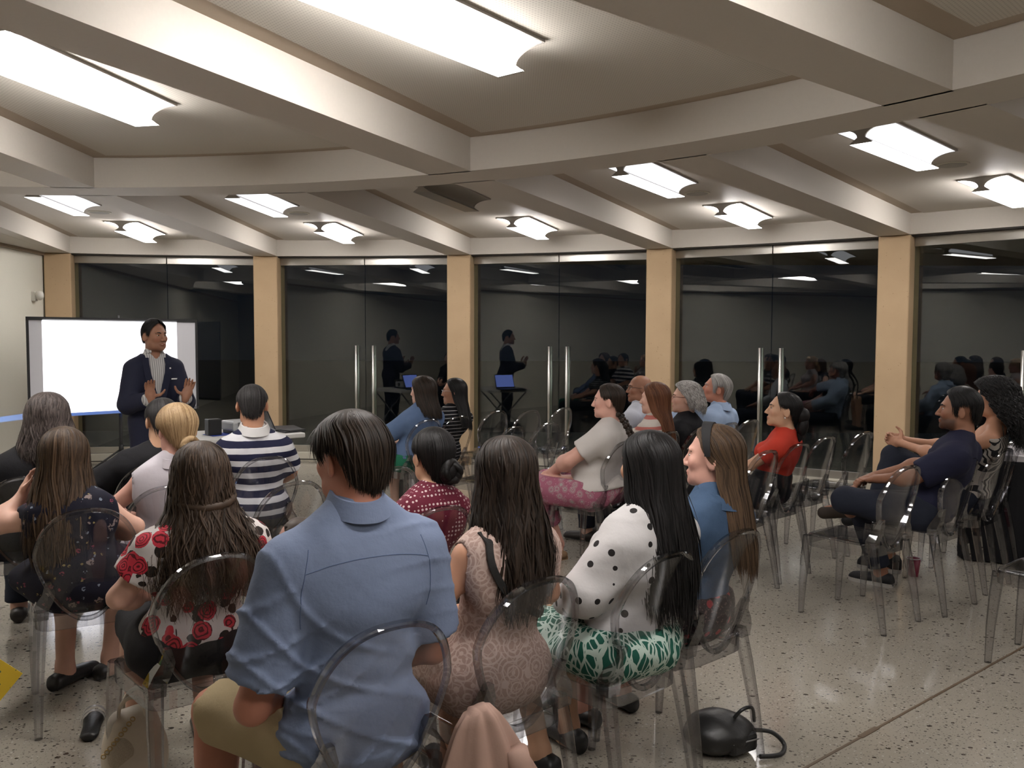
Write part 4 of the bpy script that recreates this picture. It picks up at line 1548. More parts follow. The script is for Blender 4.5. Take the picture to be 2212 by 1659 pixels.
def dark_floral(nt, v):
    base = (0.010, 0.010, 0.020)
    wob = noise(nt, v, 60, 3)
    c = None
    for sc, size, keep, col in ((17, 0.26, 0.45, (0.25, 0.20, 0.19)), (21, 0.20, 0.55, (0.24, 0.05, 0.08)), (26, 0.20, 0.5, (0.20, 0.24, 0.30)), (30, 0.17, 0.55, (0.25, 0.20, 0.09))):
        vo = voro(nt, v, sc)
        sep = nt.nodes.new('ShaderNodeSeparateColor'); nt.links.new(vo.outputs['Color'], sep.inputs[0])
        d = mathn(nt, 'MULTIPLY_ADD', wob, 0.45, mathn(nt, 'SUBTRACT', vo.outputs['Distance'], 0.22))
        inside = mathn(nt, 'MULTIPLY', mathn(nt, 'LESS_THAN', d, size), mathn(nt, 'GREATER_THAN', sep.outputs[1], keep))
        speck = mathn(nt, 'GREATER_THAN', noise(nt, v, 110, 2), 0.47)
        c = mixc(nt, mathn(nt, 'MULTIPLY', inside, speck), c if c is not None else base, col)
    return c
def lace(nt, v):
    base = mixc(nt, noise(nt, v, 6, 2), (0.30, 0.205, 0.175), (0.36, 0.25, 0.215))
    vo = voro(nt, v, 19)
    rr = mathn(nt, 'FRACT', mathn(nt, 'MULTIPLY', vo.outputs['Distance'], 4.2))
    l1 = mathn(nt, 'LESS_THAN', mathn(nt, 'ABSOLUTE', mathn(nt, 'SUBTRACT', rr, 0.5)), 0.17)
    ve = voro(nt, v, 44, 'DISTANCE_TO_EDGE')
    l2 = mathn(nt, 'LESS_THAN', ve.outputs['Distance'], 0.06)
    f = mathn(nt, 'MAXIMUM', l1, mathn(nt, 'MULTIPLY', l2, 0.7))
    return mixc(nt, mathn(nt, 'MULTIPLY', f, 0.75), base, (0.52, 0.40, 0.35))
def leaf_print(nt, v):
    vw = nt.nodes.new('ShaderNodeMixRGB'); vw.blend_type = 'ADD'; vw.inputs[0].default_value = 0.05
    nn = nt.nodes.new('ShaderNodeTexNoise'); nn.inputs['Scale'].default_value = 9; nt.links.new(v, nn.inputs['Vector'])
    nt.links.new(v, vw.inputs[1]); nt.links.new(nn.outputs['Color'], vw.inputs[2])
    mp = nt.nodes.new('ShaderNodeMapping'); mp.inputs['Scale'].default_value = (1.0, 0.8, 0.30); mp.inputs['Rotation'].default_value = (0.1, 0.25, 0)
    nt.links.new(vw.outputs[0], mp.inputs[0])
    ve = voro(nt, mp.outputs[0], 34, 'DISTANCE_TO_EDGE')
    mp2 = nt.nodes.new('ShaderNodeMapping'); mp2.inputs['Scale'].default_value = (1.0, 0.8, 0.32); mp2.inputs['Rotation'].default_value = (0.3, -0.6, 0)
    nt.links.new(vw.outputs[0], mp2.inputs[0])
    ve2 = voro(nt, mp2.outputs[0], 30, 'DISTANCE_TO_EDGE')
    f = mathn(nt, 'MAXIMUM', mathn(nt, 'LESS_THAN', ve.outputs['Distance'], 0.075), mathn(nt, 'LESS_THAN', ve2.outputs['Distance'], 0.05))
    return mixc(nt, f, (0.012, 0.085, 0.060), (0.42, 0.52, 0.46))
def paisley(nt, v):
    vo = voro(nt, v, 17, rnd=0.7)
    d = vo.outputs['Distance']
    ring = mathn(nt, 'FRACT', mathn(nt, 'MULTIPLY', d, 5.0))
    c = mixc(nt, mathn(nt, 'LESS_THAN', ring, 0.42), (0.32, 0.14, 0.185), (0.31, 0.28, 0.265))
    c = mixc(nt, mathn(nt, 'GREATER_THAN', d, 0.42), c, (0.30, 0.10, 0.15))
    sp = mathn(nt, 'LESS_THAN', voro(nt, v, 60).outputs['Distance'], 0.22)
    return mixc(nt, mathn(nt, 'MULTIPLY', sp, 0.6), c, (0.50, 0.32, 0.36))
def red_floral(nt, v):
    wob = noise(nt, v, 50, 3)
    vo = voro(nt, v, 26)
    sep = nt.nodes.new('ShaderNodeSeparateColor'); nt.links.new(vo.outputs['Color'], sep.inputs[0])
    d = mathn(nt, 'MULTIPLY_ADD', wob, 0.35, vo.outputs['Distance'])
    r = mathn(nt, 'MULTIPLY', mathn(nt, 'LESS_THAN', d, 0.55), mathn(nt, 'GREATER_THAN', sep.outputs[0], 0.35))
    c = mixc(nt, r, (0.020, 0.010, 0.014), (0.30, 0.035, 0.045))
    sp = mathn(nt, 'GREATER_THAN', noise(nt, v, 120, 2), 0.62)
    return mixc(nt, mathn(nt, 'MULTIPLY', sp, 0.5), c, (0.26, 0.16, 0.15))
def denim(c1, c2):
    def b(nt, v):
        f = noise(nt, v, 14, 4); g = noise(nt, v, 300, 2)
        return mixc(nt, mathn(nt, 'MULTIPLY_ADD', g, 0.4, mathn(nt, 'MULTIPLY', f, 0.7)), c1, c2)
    return b
def zigzag(nt, v):
    o = sepz(nt, v)
    t = mathn(nt, 'PINGPONG', o[2], 0.025)
    x = mathn(nt, 'ADD', mathn(nt, 'MULTIPLY', t, 0.5), mathn(nt, 'ADD', o[0], mathn(nt, 'MULTIPLY', o[1], 0.6)))
    fr = mathn(nt, 'FRACT', mathn(nt, 'MULTIPLY', x, 1 / 0.030))
    return mixc(nt, mathn(nt, 'LESS_THAN', fr, 0.42), (0.36, 0.33, 0.30), (0.012, 0.012, 0.014))
FB = {
 'chambray': fabric('blue_chambray', solid((0.165, 0.205, 0.305), 0.08), 0.75, 300, 0.55),
 'khaki': fabric('khaki_twill', solid((0.36, 0.285, 0.165), 0.08), 0.8, 260, 0.45),
 'lace': fabric('pink_lace', lace, 0.85, 200, 0.2),
 'dots': fabric('white_dotted', dots((0.47, 0.455, 0.45), (0.015, 0.013, 0.013), 18.0, 0.22, 0.45), 0.75, 240, 0.45),
 'leaf': fabric('green_leaf_print', leaf_print, 0.7, 240, 0.3),
 'denim': fabric('blue_denim', denim((0.020, 0.042, 0.085), (0.062, 0.105, 0.175)), 0.85, 300, 0.5),
 'denim2': fabric('pale_denim', denim((0.075, 0.125, 0.23), (0.135, 0.20, 0.34)), 0.85, 300, 0.35),
 'roses': fabric('rose_print', rose_print, 0.75, 240, 0.3),
 'black': fabric('black_cotton', solid((0.012, 0.012, 0.014), 0.2), 0.8, 240, 0.4),
 'darkfloral': fabric('dark_floral', dark_floral, 0.75, 240, 0.3),
 'maroon': fabric('maroon_dotted', dots((0.115, 0.012, 0.028), (0.55, 0.42, 0.42), 58.0, 0.30, 0.15), 0.7, 240, 0.3),
 'polo': fabric('navy_white_stripes', bands((0.016, 0.018, 0.045), (0.62, 0.62, 0.64), 0.072, 0.46, 2, 0.006, -0.12, 0.35), 0.8, 240, 0.3),
 'thinstripe': fabric('black_thin_stripes', bands((0.008, 0.008, 0.010), (0.48, 0.47, 0.46), 0.031, 0.15, 2, 0.004), 0.8, 240, 0.3),
 'white': fabric('white_jersey', solid((0.52, 0.49, 0.465), 0.04), 0.8, 240, 0.35),
 'lavender': fabric('pale_lavender', solid((0.46, 0.43, 0.46), 0.05), 0.75, 240, 0.3),
 'paisley': fabric('pink_paisley', paisley, 0.75, 240, 0.3),
 'red': fabric('red_jersey', solid((0.46, 0.040, 0.022), 0.06), 0.75, 240, 0.3),
 'navy': fabric('navy_jersey', solid((0.013, 0.014, 0.034), 0.12), 0.8, 240, 0.35),
 'jacket': fabric('navy_wool', solid((0.014, 0.016, 0.034), 0.15), 0.7, 300, 0.25),
 'paleblue': fabric('pale_blue_cotton', solid((0.33, 0.43, 0.60), 0.06), 0.75, 240, 0.5),
 'pinstripe': fabric('grey_pinstripe', bands((0.50, 0.49, 0.48), (0.25, 0.245, 0.25), 0.016, 0.40, 0), 0.75, 240, 0.2),
 'redstripe': fabric('white_red_stripes', bands((0.50, 0.45, 0.40), (0.40, 0.13, 0.11), 0.075, 0.34, 2, 0.006), 0.8, 240, 0.3),
 'redfloral': fabric('red_black_floral', red_floral, 0.75, 240, 0.3),
 'green': fabric('green_cotton', solid((0.02, 0.15, 0.085), 0.15), 0.8, 240, 0.5),
 'zigzag': fabric('zigzag_print', zigzag, 0.75, 240, 0.2),
 'jean': fabric('dark_jeans', denim((0.010, 0.012, 0.020), (0.022, 0.026, 0.040)), 0.85, 260, 0.4),
 'strap': plain('black_leather', (0.012, 0.012, 0.012), 0.4, nscale=80, nbump=0.2),
}
SK = {
 'fair': skin_mat('fair', (0.62, 0.37, 0.28)),
 'pink': skin_mat('pink', (0.60, 0.33, 0.26)),
 'tan': skin_mat('tan', (0.46, 0.235, 0.145)),
 'olive': skin_mat('olive', (0.52, 0.30, 0.19)),
 'ruddy': skin_mat('ruddy', (0.44, 0.185, 0.12)),
 'brown': skin_mat('brown', (0.27, 0.125, 0.075)),
 'dark': skin_mat('dark', (0.18, 0.08, 0.05)),
}
HR = {
 'black': hair_mat('black', (0.004, 0.004, 0.004), (0.016, 0.014, 0.014), 0.38),
 'darkbrown': hair_mat('darkbrown', (0.010, 0.007, 0.005), (0.040, 0.026, 0.018), 0.40),
 'brown': hair_mat('brown', (0.020, 0.013, 0.009), (0.085, 0.055, 0.036), 0.42),
 'warm': hair_mat('warm', (0.022, 0.014, 0.009), (0.115, 0.070, 0.040), 0.42),
 'blonde': hair_mat('blonde', (0.19, 0.115, 0.055), (0.55, 0.39, 0.22), 0.40),
 'grey': hair_mat('grey', (0.16, 0.15, 0.14), (0.46, 0.44, 0.42), 0.45),
 'salt': hair_mat('salt', (0.025, 0.020, 0.018), (0.125, 0.10, 0.092), 0.45),
 'red': hair_mat('red', (0.055, 0.020, 0.010), (0.20, 0.085, 0.040), 0.40),
 'greyblack': hair_mat('greyblack', (0.010, 0.009, 0.009), (0.055, 0.052, 0.052), 0.5),
}
B_DARK = plain('brow_dark', (0.012, 0.009, 0.008), 0.7)
B_MID = plain('brow_mid', (0.07, 0.045, 0.03), 0.7)
TORSO = ('torso',)
def shoulder_holes(info, r=1.25):
    out = []
    for q in (-1, 1):
        sh, el = info['sh'][q], info['el'][q]
        out.append(cap('x', sh + info['ax'] * q * 0.022, el, info['ra'] * r, info['ra'] * r, 0.012))
    return out
def pelvis_prim(info, b=1.0, g=0.014):
    P0 = info['P0']
    return ell('x', P0 + V3(0, -0.01, -0.01), (0.158 * b + g, 0.115 * b + g, 0.108 + g), None, 0.045)

from mathutils.bvhtree import BVHTree
def hug(obj, pts, off=0.006, dirn=(0, 1, 0)):
    """drop points on the outside of a cloth mesh, coming along dirn"""
    me = obj.data
    t = BVHTree.FromPolygons([v.co for v in me.vertices], [p.vertices for p in me.polygons])
    out = []
    for p in pts:
        d = V3(dirn)
        h = t.ray_cast(V3(p) - d * 0.6, d)
        out.append((h[0] - d * off) if h[0] is not None else V3(p))
    return out

def ribbon(parent, name, mat, pts, width, thick=0.004, side=None):
    P = [V3(p) for p in pts]
    rings = []
    for i in range(len(P)):
        t = (P[min(i + 1, len(P) - 1)] - P[max(i - 1, 0)]).normalized()
        n = V3(0, -1, 0) if side is None else V3(side)
        n = (n - t * n.dot(t)).normalized()
        s = t.cross(n)
        rings.append([P[i] + s * width / 2 + n * thick / 2, P[i] - s * width / 2 + n * thick / 2, P[i] - s * width / 2 - n * thick / 2, P[i] + s * width / 2 - n * thick / 2])
    return MB().loft(rings).build(name, mat, parent)

SITTERS = []
def seated(x, y, a, label, hw, skin, cfg, z=0.0):
    """x,y pelvis on the floor plan, a facing, hw head centre in the room"""
    o = person(x, y, a, label, z)
    c = dict(cfg)
    hl = to_local(x, y, a, *hw)
    c['head'] = hl
    info = body_prims(c)
    body = make_body(o, info, SK[skin], c)
    info['o'] = o; info['c'] = c; info['body'] = body
    SITTERS.append(info)
    return info
# ------------------------------------------------------------------ the audience
# man in the blue shirt (front)
I = seated(-0.41, 2.16, 34, 'man in a blue short-sleeved shirt and khaki shorts seated in front', (-0.420, 2.19, 1.246), 'ruddy',
    dict(build=1.10, hs=0.93, nbz=0.150, yaw=16, pitch=-4, sw=0.200, drop=0.115, h=0.012, hf=0.0055, neck=0.060,
         knees=((-0.25, 0.40, 0.505), (0.20, 0.42, 0.51)), ankles=((-0.25, 0.38, 0.085), (0.20, 0.40, 0.085)),
         armL=dict(el=(-0.285, 0.02, 0.655), wr=(-0.10, 0.26, 0.655)), armR=dict(el=(0.27, 0.02, 0.70), wr=(0.06, 0.27, 0.66))))
sh = garment(I['o'], I, 'shirt', FB['chambray'], TORSO, 0.017, sleeve=0.80, sleeve_grow=0.014, h=0.0085, folds=0.0015, crease=0.011, seed=3, extra=[pelvis_prim(I, 1.12, 0.02)],
    planes=[((0, 0, 0.49), (0, 0.18, -1))], fx=20, fz=26)
collar(I['o'], I, FB['chambray'], r=0.063, hgt=0.034, drop=0.026, flare=0.010)
garment(I['o'], I, 'shorts', FB['khaki'], (), 0.020, legs=0.95, h=0.011, folds=0.003, seed=5, extra=[pelvis_prim(I, 1.05, 0.008)], planes=[((0, 0, 0.62), (0, 0, 1))])
short_hair(I['o'], HR['darkbrown'], I['Hd'], I['R'], I['hs'], th=0.021, n=2600, seed=4, nape=-0.088, side=0.012, wave=(0.006, 26), width=0.0055, lift=0.004, front=0.084, mess=0.010, skew=0.05)
M_SEAM = plain('blue_seam', (0.095, 0.135, 0.24), 0.8)
nb = I['nb']
b = MB(); b.tube(hug(sh, [(x, 0, nb.z - 0.085 - 0.9 * x * x) for x in [-0.165 + 0.33 * k / 24 for k in range(25)]], 0.0003), 0.0013, 5); b.build('yoke_seam', M_SEAM, I['o'])
for q in (-1, 1):
    b = MB(); b.tube(hug(sh, [(q * (0.150 + 0.025 * math.sin(t / 14 * 2.2)), 0, nb.z - 0.055 - 0.19 * t / 14) for t in range(15)], 0.0003), 0.0013, 5); b.build('sleeve_seam', M_SEAM, I['o'])
face(I['o'], I, B_DARK)
for q in (-1, 1):
    shoe(I['o'], I['an'][q], (q * 0.12, 1), FB['strap'], sole=plain('pale_sole', (0.5, 0.48, 0.44), 0.6))

# woman in pink lace
I = seated(-0.06, 2.52, 36, 'woman in a dusty pink lace dress with long dark hair, bag strap across her back', (-0.020, 2.56, 1.148), 'tan',
    dict(build=1.06, hs=0.92, female=True, yaw=-17, sw=0.168, h=0.012, hf=0.007,
         armL=dict(el=(-0.265, 0.0, 0.74), wr=(-0.08, 0.24, 0.66)), armR=dict(el=(0.26, 0.02, 0.75), wr=(0.07, 0.25, 0.66))))
dr = garment(I['o'], I, 'dress', FB['lace'], TORSO, 0.010, legs=0.85, h=0.010, folds=0.0012, seed=7, extra=[pelvis_prim(I, 1.02, 0.014)], sub=shoulder_holes(I, 1.18))
nb = I['nb']
pts = [(-0.078, nb.y, nb.z - 0.020), (-0.084, nb.y, nb.z - 0.05), (-0.080, nb.y, nb.z - 0.09), (-0.055, nb.y, nb.z - 0.14), (-0.02, nb.y, nb.z - 0.185), (0.035, nb.y, nb.z - 0.225), (0.09, nb.y, nb.z - 0.255), (0.125, nb.y, nb.z - 0.27)]
pts = hug(dr, [tuple(q_) for q_ in smooth_path(pts, 6)], 0.007)
ribbon(I['o'], 'bag_strap', FB['strap'], [V3(pts[0]) + V3(0.0, 0.045, 0.022)] + pts + [V3(0.175, -0.03, nb.z - 0.285)], 0.022, 0.005)
long_hair(I['o'], HR['darkbrown'], I['Hd'], I['c']['yaw'], I['hs'], end=-0.375, th=0.013, n=1900, seed=8, wave=(0.020, 15), curl=0.010, jitter=0.045,
    keys=[(-0.03, -0.016, 0.088, 0.108), (-0.09, -0.025, 0.098, 0.104), (-0.16, -0.045, 0.112, 0.100), (-0.24, -0.060, 0.128, 0.098), (-0.34, -0.075, 0.122, 0.094), (-0.46, -0.085, 0.10, 0.085)], width=0.008, layer=0.09, skew=0.06, mess=0.012,
    endkeys=[(0, -0.30), (100, -0.28), (150, -0.36), (180, -0.39)])
for q in (-1, 1):
    shoe(I['o'], I['an'][q], (q * 0.12, 1), FB['strap'], hgt=0.06)

# woman with black hair, white dotted jacket, green leaf skirt
I = seated(0.375, 2.79, 40, 'woman with long black hair in a white jacket with black dots and green leaf-print skirt', (0.455, 2.82, 1.133), 'olive',
    dict(build=1.0, hs=0.93, female=True, yaw=2, sw=0.160, h=0.013, hf=0.0065, ankles=((-0.10, 0.30, 0.085), (0.12, 0.38, 0.085)),
         armL=dict(el=(-0.205, -0.01, 0.745), wr=(-0.09, 0.19, 0.66)), armR=dict(el=(0.22, 0.0, 0.75), wr=(0.07, 0.22, 0.66))))
garment(I['o'], I, 'jacket', FB['dots'], TORSO, 0.022, sleeve=1.75, sleeve_grow=0.012, h=0.010, folds=0.004, seed=9, planes=[((0, 0, 0.600), (0, 0, -1))], fx=22, fz=30)
P0 = I['P0']
garment(I['o'], I, 'skirt', FB['leaf'], (), 0.016, legs=0.9, h=0.010, folds=0.005, seed=2, extra=[ell('x', P0 + V3(0, 0.0, -0.02), (0.215, 0.185, 0.115), None, 0.05), ell('x', P0 + V3(0.0, 0.10, -0.05), (0.22, 0.24, 0.085), None, 0.05)], planes=[((0, 0, 0.63), (0, 0, 1))], fx=50, fz=12)
long_hair(I['o'], HR['black'], I['Hd'], I['c']['yaw'], I['hs'], end=-0.47, th=0.018, n=2000, seed=12, wave=(0.010, 12), jitter=0.06, width=0.008, layer=0.08, skew=0.05, mess=0.012,
    keys=[(-0.03, -0.016, 0.098, 0.116), (-0.09, -0.02, 0.108, 0.116), (-0.16, -0.035, 0.122, 0.114), (-0.26, -0.055, 0.138, 0.108), (-0.36, -0.07, 0.135, 0.100), (-0.5, -0.08, 0.115, 0.090), (-0.62, -0.08, 0.09, 0.08)],
    endkeys=[(0, -0.34), (90, -0.42), (130, -0.40), (180, -0.45)])
for q in (-1, 1):
    shoe(I['o'], I['an'][q], (q * 0.12, 1), FB['strap'], hgt=0.07)

# woman with black headband, denim jacket
I = seated(0.66, 3.12, 42, 'woman in a dark denim jacket with a black headband and long brown hair', (0.745, 3.12, 1.122), 'pink',
    dict(build=0.97, female=True, yaw=22, pitch=2, sw=0.155, h=0.013, hf=0.0055, nose=1.05,
         armL=dict(el=(-0.235, 0.0, 0.74), wr=(-0.07, 0.22, 0.66))))
garment(I['o'], I, 'jacket', FB['denim'], TORSO, 0.020, sleeve=1.8, sleeve_grow=0.010, h=0.010, folds=0.003, seed=13, planes=[((0, 0, 0.575), (0, 0, -1))])
collar(I['o'], I, FB['denim'], r=0.068, hgt=0.030, drop=0.015, flare=0.02)
garment(I['o'], I, 'skirt', FB['redfloral'], (), 0.014, legs=0.95, h=0.011, folds=0.004, seed=14, extra=[pelvis_prim(I, 1.05, 0.026)], planes=[((0, 0, 0.63), (0, 0, 1))])
long_hair(I['o'], HR['warm'], I['Hd'], I['c']['yaw'], I['hs'], end=-0.40, th=0.015, n=1300, seed=15, wave=(0.004, 14), jitter=0.03, width=0.007,
    opening=[(0.20, 0), (0.112, 4), (0.095, 40), (0.07, 62), (0.04, 70), (0.0, 84), (-0.03, 100), (-0.09, 100), (-0.16, 104), (-0.3, 108), (-0.8, 112)],
    endkeys=[(0, -0.3), (100, -0.36), (180, -0.41)])
Hd, R, s = I['Hd'], I['R'], I['hs']
rings = []
for k in range(49):
    t = math.pi * (-0.02 + 1.04 * k / 48)
    cx_, cz_ = math.cos(t), math.sin(t)
    yc = 0.000 + 0.022 * max(0, cz_)
    ring = []
    for dy, dr in ((-0.020, 0.0), (-0.020, 0.007), (0.020, 0.007), (0.020, 0.0)):
        ring.append(Hd + R @ (V3(cx_ * (0.0925 + dr), yc + dy * (0.55 + 0.45 * max(0, cz_)) + 0.0, 0.020 + cz_ * (0.1085 + dr)) * s))
    rings.append(ring)
MB().loft(rings).build('headband', plain('black_velvet', (0.006, 0.006, 0.007), 0.8), I['o'])
face(I['o'], I, B_MID)
for q in (-1, 1):
    shoe(I['o'], I['an'][q], (q * 0.12, 1), FB['strap'], hgt=0.06)

# woman in rose print
I = seated(-1.06, 2.78, 32, 'woman in a white blouse printed with red roses, long wavy brown hair', (-1.035, 2.80, 1.098), 'fair',
    dict(build=1.06, female=True, yaw=-8, pitch=-6, sw=0.172, h=0.013, hf=0.008, hs=0.92,
         armL=dict(el=(-0.25, 0.0, 0.73), wr=(-0.07, 0.24, 0.66)), armR=dict(el=(0.265, 0.02, 0.70), wr=(0.12, 0.27, 0.66))))
garment(I['o'], I, 'blouse', FB['roses'], TORSO, 0.018, sleeve=0.55, sleeve_grow=0.014, h=0.010, folds=0.002, seed=17, extra=[pelvis_prim(I, 1.0, 0.018)], planes=[((0, 0, 0.560), (0, 0, -1))])
P0 = I['P0']
garment(I['o'], I, 'skirt', FB['black'], (), 0.018, legs=0.9, h=0.012, folds=0.003, seed=18, extra=[ell('x', P0 + V3(0, -0.0, -0.02), (0.205, 0.165, 0.11), None, 0.05)], planes=[((0, 0, 0.66), (0, 0, 1))])
WAVY = [(-0.03, -0.016, 0.096, 0.112), (-0.085, -0.022, 0.098, 0.108), (-0.12, -0.03, 0.105, 0.110), (-0.18, -0.045, 0.145, 0.118), (-0.25, -0.06, 0.175, 0.118), (-0.34, -0.07, 0.185, 0.110), (-0.45, -0.08, 0.16, 0.095), (-0.6, -0.09, 0.12, 0.08)]
long_hair(I['o'], HR['brown'], I['Hd'], I['c']['yaw'], I['hs'], end=-0.34, th=0.015, n=3000, seed=19, wave=(0.014, 34), curl=0.006, jitter=0.05, width=0.0062, keys=WAVY, layer=0.12, skew=0.06, mess=0.02,
    endkeys=[(0, -0.24), (90, -0.29), (140, -0.34), (180, -0.35)])
# half-up twist
b = MB()
pts = []
for k in range(11):
    t = math.pi * k / 10
    pts.append(I['Hd'] + V3(0.098 * math.cos(t), -0.02 - 0.108 * math.sin(t), -0.055 - 0.03 * math.sin(t)))
b.tube(pts, [0.010 + 0.006 * math.sin(math.pi * k / 10) for k in range(11)], 8)
b.build('hair_twist', HR['brown'], I['o'], smooth=True)
for q in (-1, 1):
    shoe(I['o'], I['an'][q], (q * 0.12, 1), FB['strap'], hgt=0.06)

# woman in dark floral dress
I = seated(-1.77, 3.48, 22, 'woman in a dark floral dress with light brown hair over her back', (-1.860, 3.50, 1.062), 'fair',
    dict(build=1.05, female=True, yaw=0, pitch=-4, sw=0.170, h=0.014, hf=0.009, shtilt=0.05,
         armL=dict(el=(-0.37, 0.06, 0.79), wr=(-0.24, 0.14, 0.90), d=(0.3, 0.3, 1), n=(1, 0, 0), curl=0.8),
         armR=dict(el=(0.21, 0.04, 0.75), wr=(0.06, 0.26, 0.66)), ankles=((-0.12, 0.30, 0.085), (0.06, 0.36, 0.085)), footL=(0.5, 1, 0)))
garment(I['o'], I, 'dress', FB['darkfloral'], TORSO, 0.014, legs=1.0, h=0.011, folds=0.0025, seed=21, extra=[pelvis_prim(I, 1.1, 0.03), ell('x', I['P0'] + V3(-0.06, 0.12, -0.02), (0.24, 0.22, 0.10), None, 0.05)], sub=shoulder_holes(I, 1.15))
long_hair(I['o'], HR['warm'], I['Hd'], I['c']['yaw'], I['hs'], end=-0.36, th=0.020, n=2200, seed=22, wave=(0.013, 15), jitter=0.06, width=0.007, layer=0.09, skew=0.06, mess=0.012,
    keys=[(-0.03, -0.016, 0.094, 0.112), (-0.09, -0.025, 0.102, 0.108), (-0.16, -0.045, 0.118, 0.104), (-0.26, -0.06, 0.140, 0.104), (-0.36, -0.07, 0.140, 0.098), (-0.5, -0.08, 0.115, 0.09)],
    endkeys=[(0, -0.28), (90, -0.30), (150, -0.38), (180, -0.40)])
shoe(I['o'], I['an'][-1], (0.75, 1), FB['strap'], hgt=0.06)
shoe(I['o'], I['an'][1], (0.9, 0.9), FB['strap'], hgt=0.055)

# woman in maroon dots
I = seated(-0.41, 3.53, 34, 'woman in a sleeveless maroon dotted top with black hair in a low bun', (-0.335, 3.56, 1.062), 'olive',
    dict(build=0.98, female=True, yaw=-2, sw=0.165, h=0.014, hf=0.007,
         armL=dict(el=(-0.25, 0.02, 0.72), wr=(-0.07, 0.24, 0.66))))
garment(I['o'], I, 'top', FB['maroon'], TORSO, 0.013, h=0.010, folds=0.002, seed=23, planes=[((0, 0, 0.55), (0, 0, -1))], sub=shoulder_holes(I, 1.12))
collar(I['o'], I, FB['maroon'], r=0.055, hgt=0.030, drop=0.02, flare=0.006, gap=5)
garment(I['o'], I, 'skirt', FB['black'], (), 0.014, legs=0.9, h=0.013, folds=0.002, extra=[pelvis_prim(I, 1.0, 0.016)], planes=[((0, 0, 0.6), (0, 0, 1))])
short_hair(I['o'], HR['black'], I['Hd'], I['R'], I['hs'], th=0.016, n=1100, seed=24, nape=-0.10, side=0.01, wave=(0.003, 14), width=0.007, tied=True)
b = MB()
c0 = I['Hd'] + I['R'] @ V3(0.030, -0.105, -0.055)
for k in range(3):
    pts = [c0 + I['R'] @ V3(0.034 * math.cos(2 * math.pi * j / 12 + k), 0.014 * math.sin(2 * (2 * math.pi * j / 12) + k) - 0.006 * k, (0.040 - 0.006 * k) * math.sin(2 * math.pi * j / 12 + k)) for j in range(12)]
    b.tube(pts, 0.019 - 0.002 * k, 8, closed=True)
b.ellip(c0, (0.035, 0.028, 0.04), M=I['R'])
b.build('hair_bun', HR['black'], I['o'], smooth=True)

# man in striped polo
I = seated(-1.50, 4.96, 24, 'man in a navy and white striped polo shirt, seen from behind', (-1.525, 4.96, 1.162), 'tan',
    dict(build=1.02, yaw=-6, pitch=-6, sw=0.172, drop=0.10, h=0.014, hf=0.008,
         armL=dict(el=(-0.225, 0.10, 0.75), wr=(-0.08, 0.28, 0.68)), armR=dict(el=(0.225, 0.08, 0.74), wr=(0.08, 0.27, 0.67))))
garment(I['o'], I, 'polo_shirt', FB['polo'], TORSO, 0.016, sleeve=0.75, sleeve_grow=0.014, h=0.011, folds=0.0025, seed=25, extra=[pelvis_prim(I, 1.02, 0.016)], planes=[((0, 0, 0.50), (0, 0, -1))])
collar(I['o'], I, plain('white_knit', (0.55, 0.54, 0.53), 0.8), r=0.070, hgt=0.034, drop=0.026, flare=0.014)
garment(I['o'], I, 'trousers', FB['jean'], (), 0.017, legs=1.95, h=0.014, folds=0.002, extra=[pelvis_prim(I, 1.02, 0.006)], planes=[((0, 0, 0.60), (0, 0, 1))])
short_hair(I['o'], HR['greyblack'], I['Hd'], I['R'], I['hs'], th=0.010, n=1100, seed=26, nape=-0.075, wave=(0.003, 90), width=0.005)
for q in (-1, 1):
    shoe(I['o'], I['an'][q], (q * 0.12, 1), FB['strap'])

# blonde woman
I = seated(-1.68, 3.99, 26, 'blonde woman with a loose low bun in a pale lavender sleeveless top', (-1.590, 4.00, 1.122), 'pink',
    dict(build=0.98, female=True, yaw=16, pitch=-4, sw=0.165, h=0.014, hf=0.007,
         armL=dict(el=(-0.245, 0.03, 0.74), wr=(-0.07, 0.25, 0.66))))
garment(I['o'], I, 'top', FB['lavender'], TORSO, 0.014, h=0.011, folds=0.002, seed=27, planes=[((0, 0, 0.55), (0, 0, -1))], sub=shoulder_holes(I, 1.12))
collar(I['o'], I, FB['lavender'], r=0.060, hgt=0.026, drop=0.018, flare=0.008, gap=20)
garment(I['o'], I, 'trousers', FB['black'], (), 0.017, legs=1.9, h=0.014, folds=0.002, extra=[pelvis_prim(I, 1.0, 0.008)], planes=[((0, 0, 0.6), (0, 0, 1))])
short_hair(I['o'], HR['blonde'], I['Hd'], I['R'], I['hs'], th=0.020, n=1300, seed=28, nape=-0.085, side=-0.005, wave=(0.004, 16), width=0.007, tied=True)
b = MB()
c0 = I['Hd'] + I['R'] @ V3(0.015, -0.122, -0.072)
rg = random.Random(4)
for k in range(5):
    pts = [c0 + I['R'] @ V3((0.036 - 0.003 * k) * math.cos(2 * math.pi * j / 12 + k * 1.3), 0.016 * math.sin(2 * (2 * math.pi * j / 12) + k), 0.032 * math.sin(2 * math.pi * j / 12 + k * 1.3)) for j in range(12)]
    b.tube(pts, 0.014, 7, closed=True)
for k in range(16):
    a0 = rg.uniform(-1.2, 1.2)
    e = c0 + V3(math.sin(a0) * rg.uniform(0.03, 0.07), rg.uniform(-0.02, 0.02), -rg.uniform(0.05, 0.085))
    b.tube([c0, c0.lerp(e, 0.5) + V3(0, -0.015, 0.01), e], [0.006, 0.005, 0.0015], 5)
b.build('hair_bun', HR['blonde'], I['o'], smooth=True)
face(I['o'], I, B_MID)

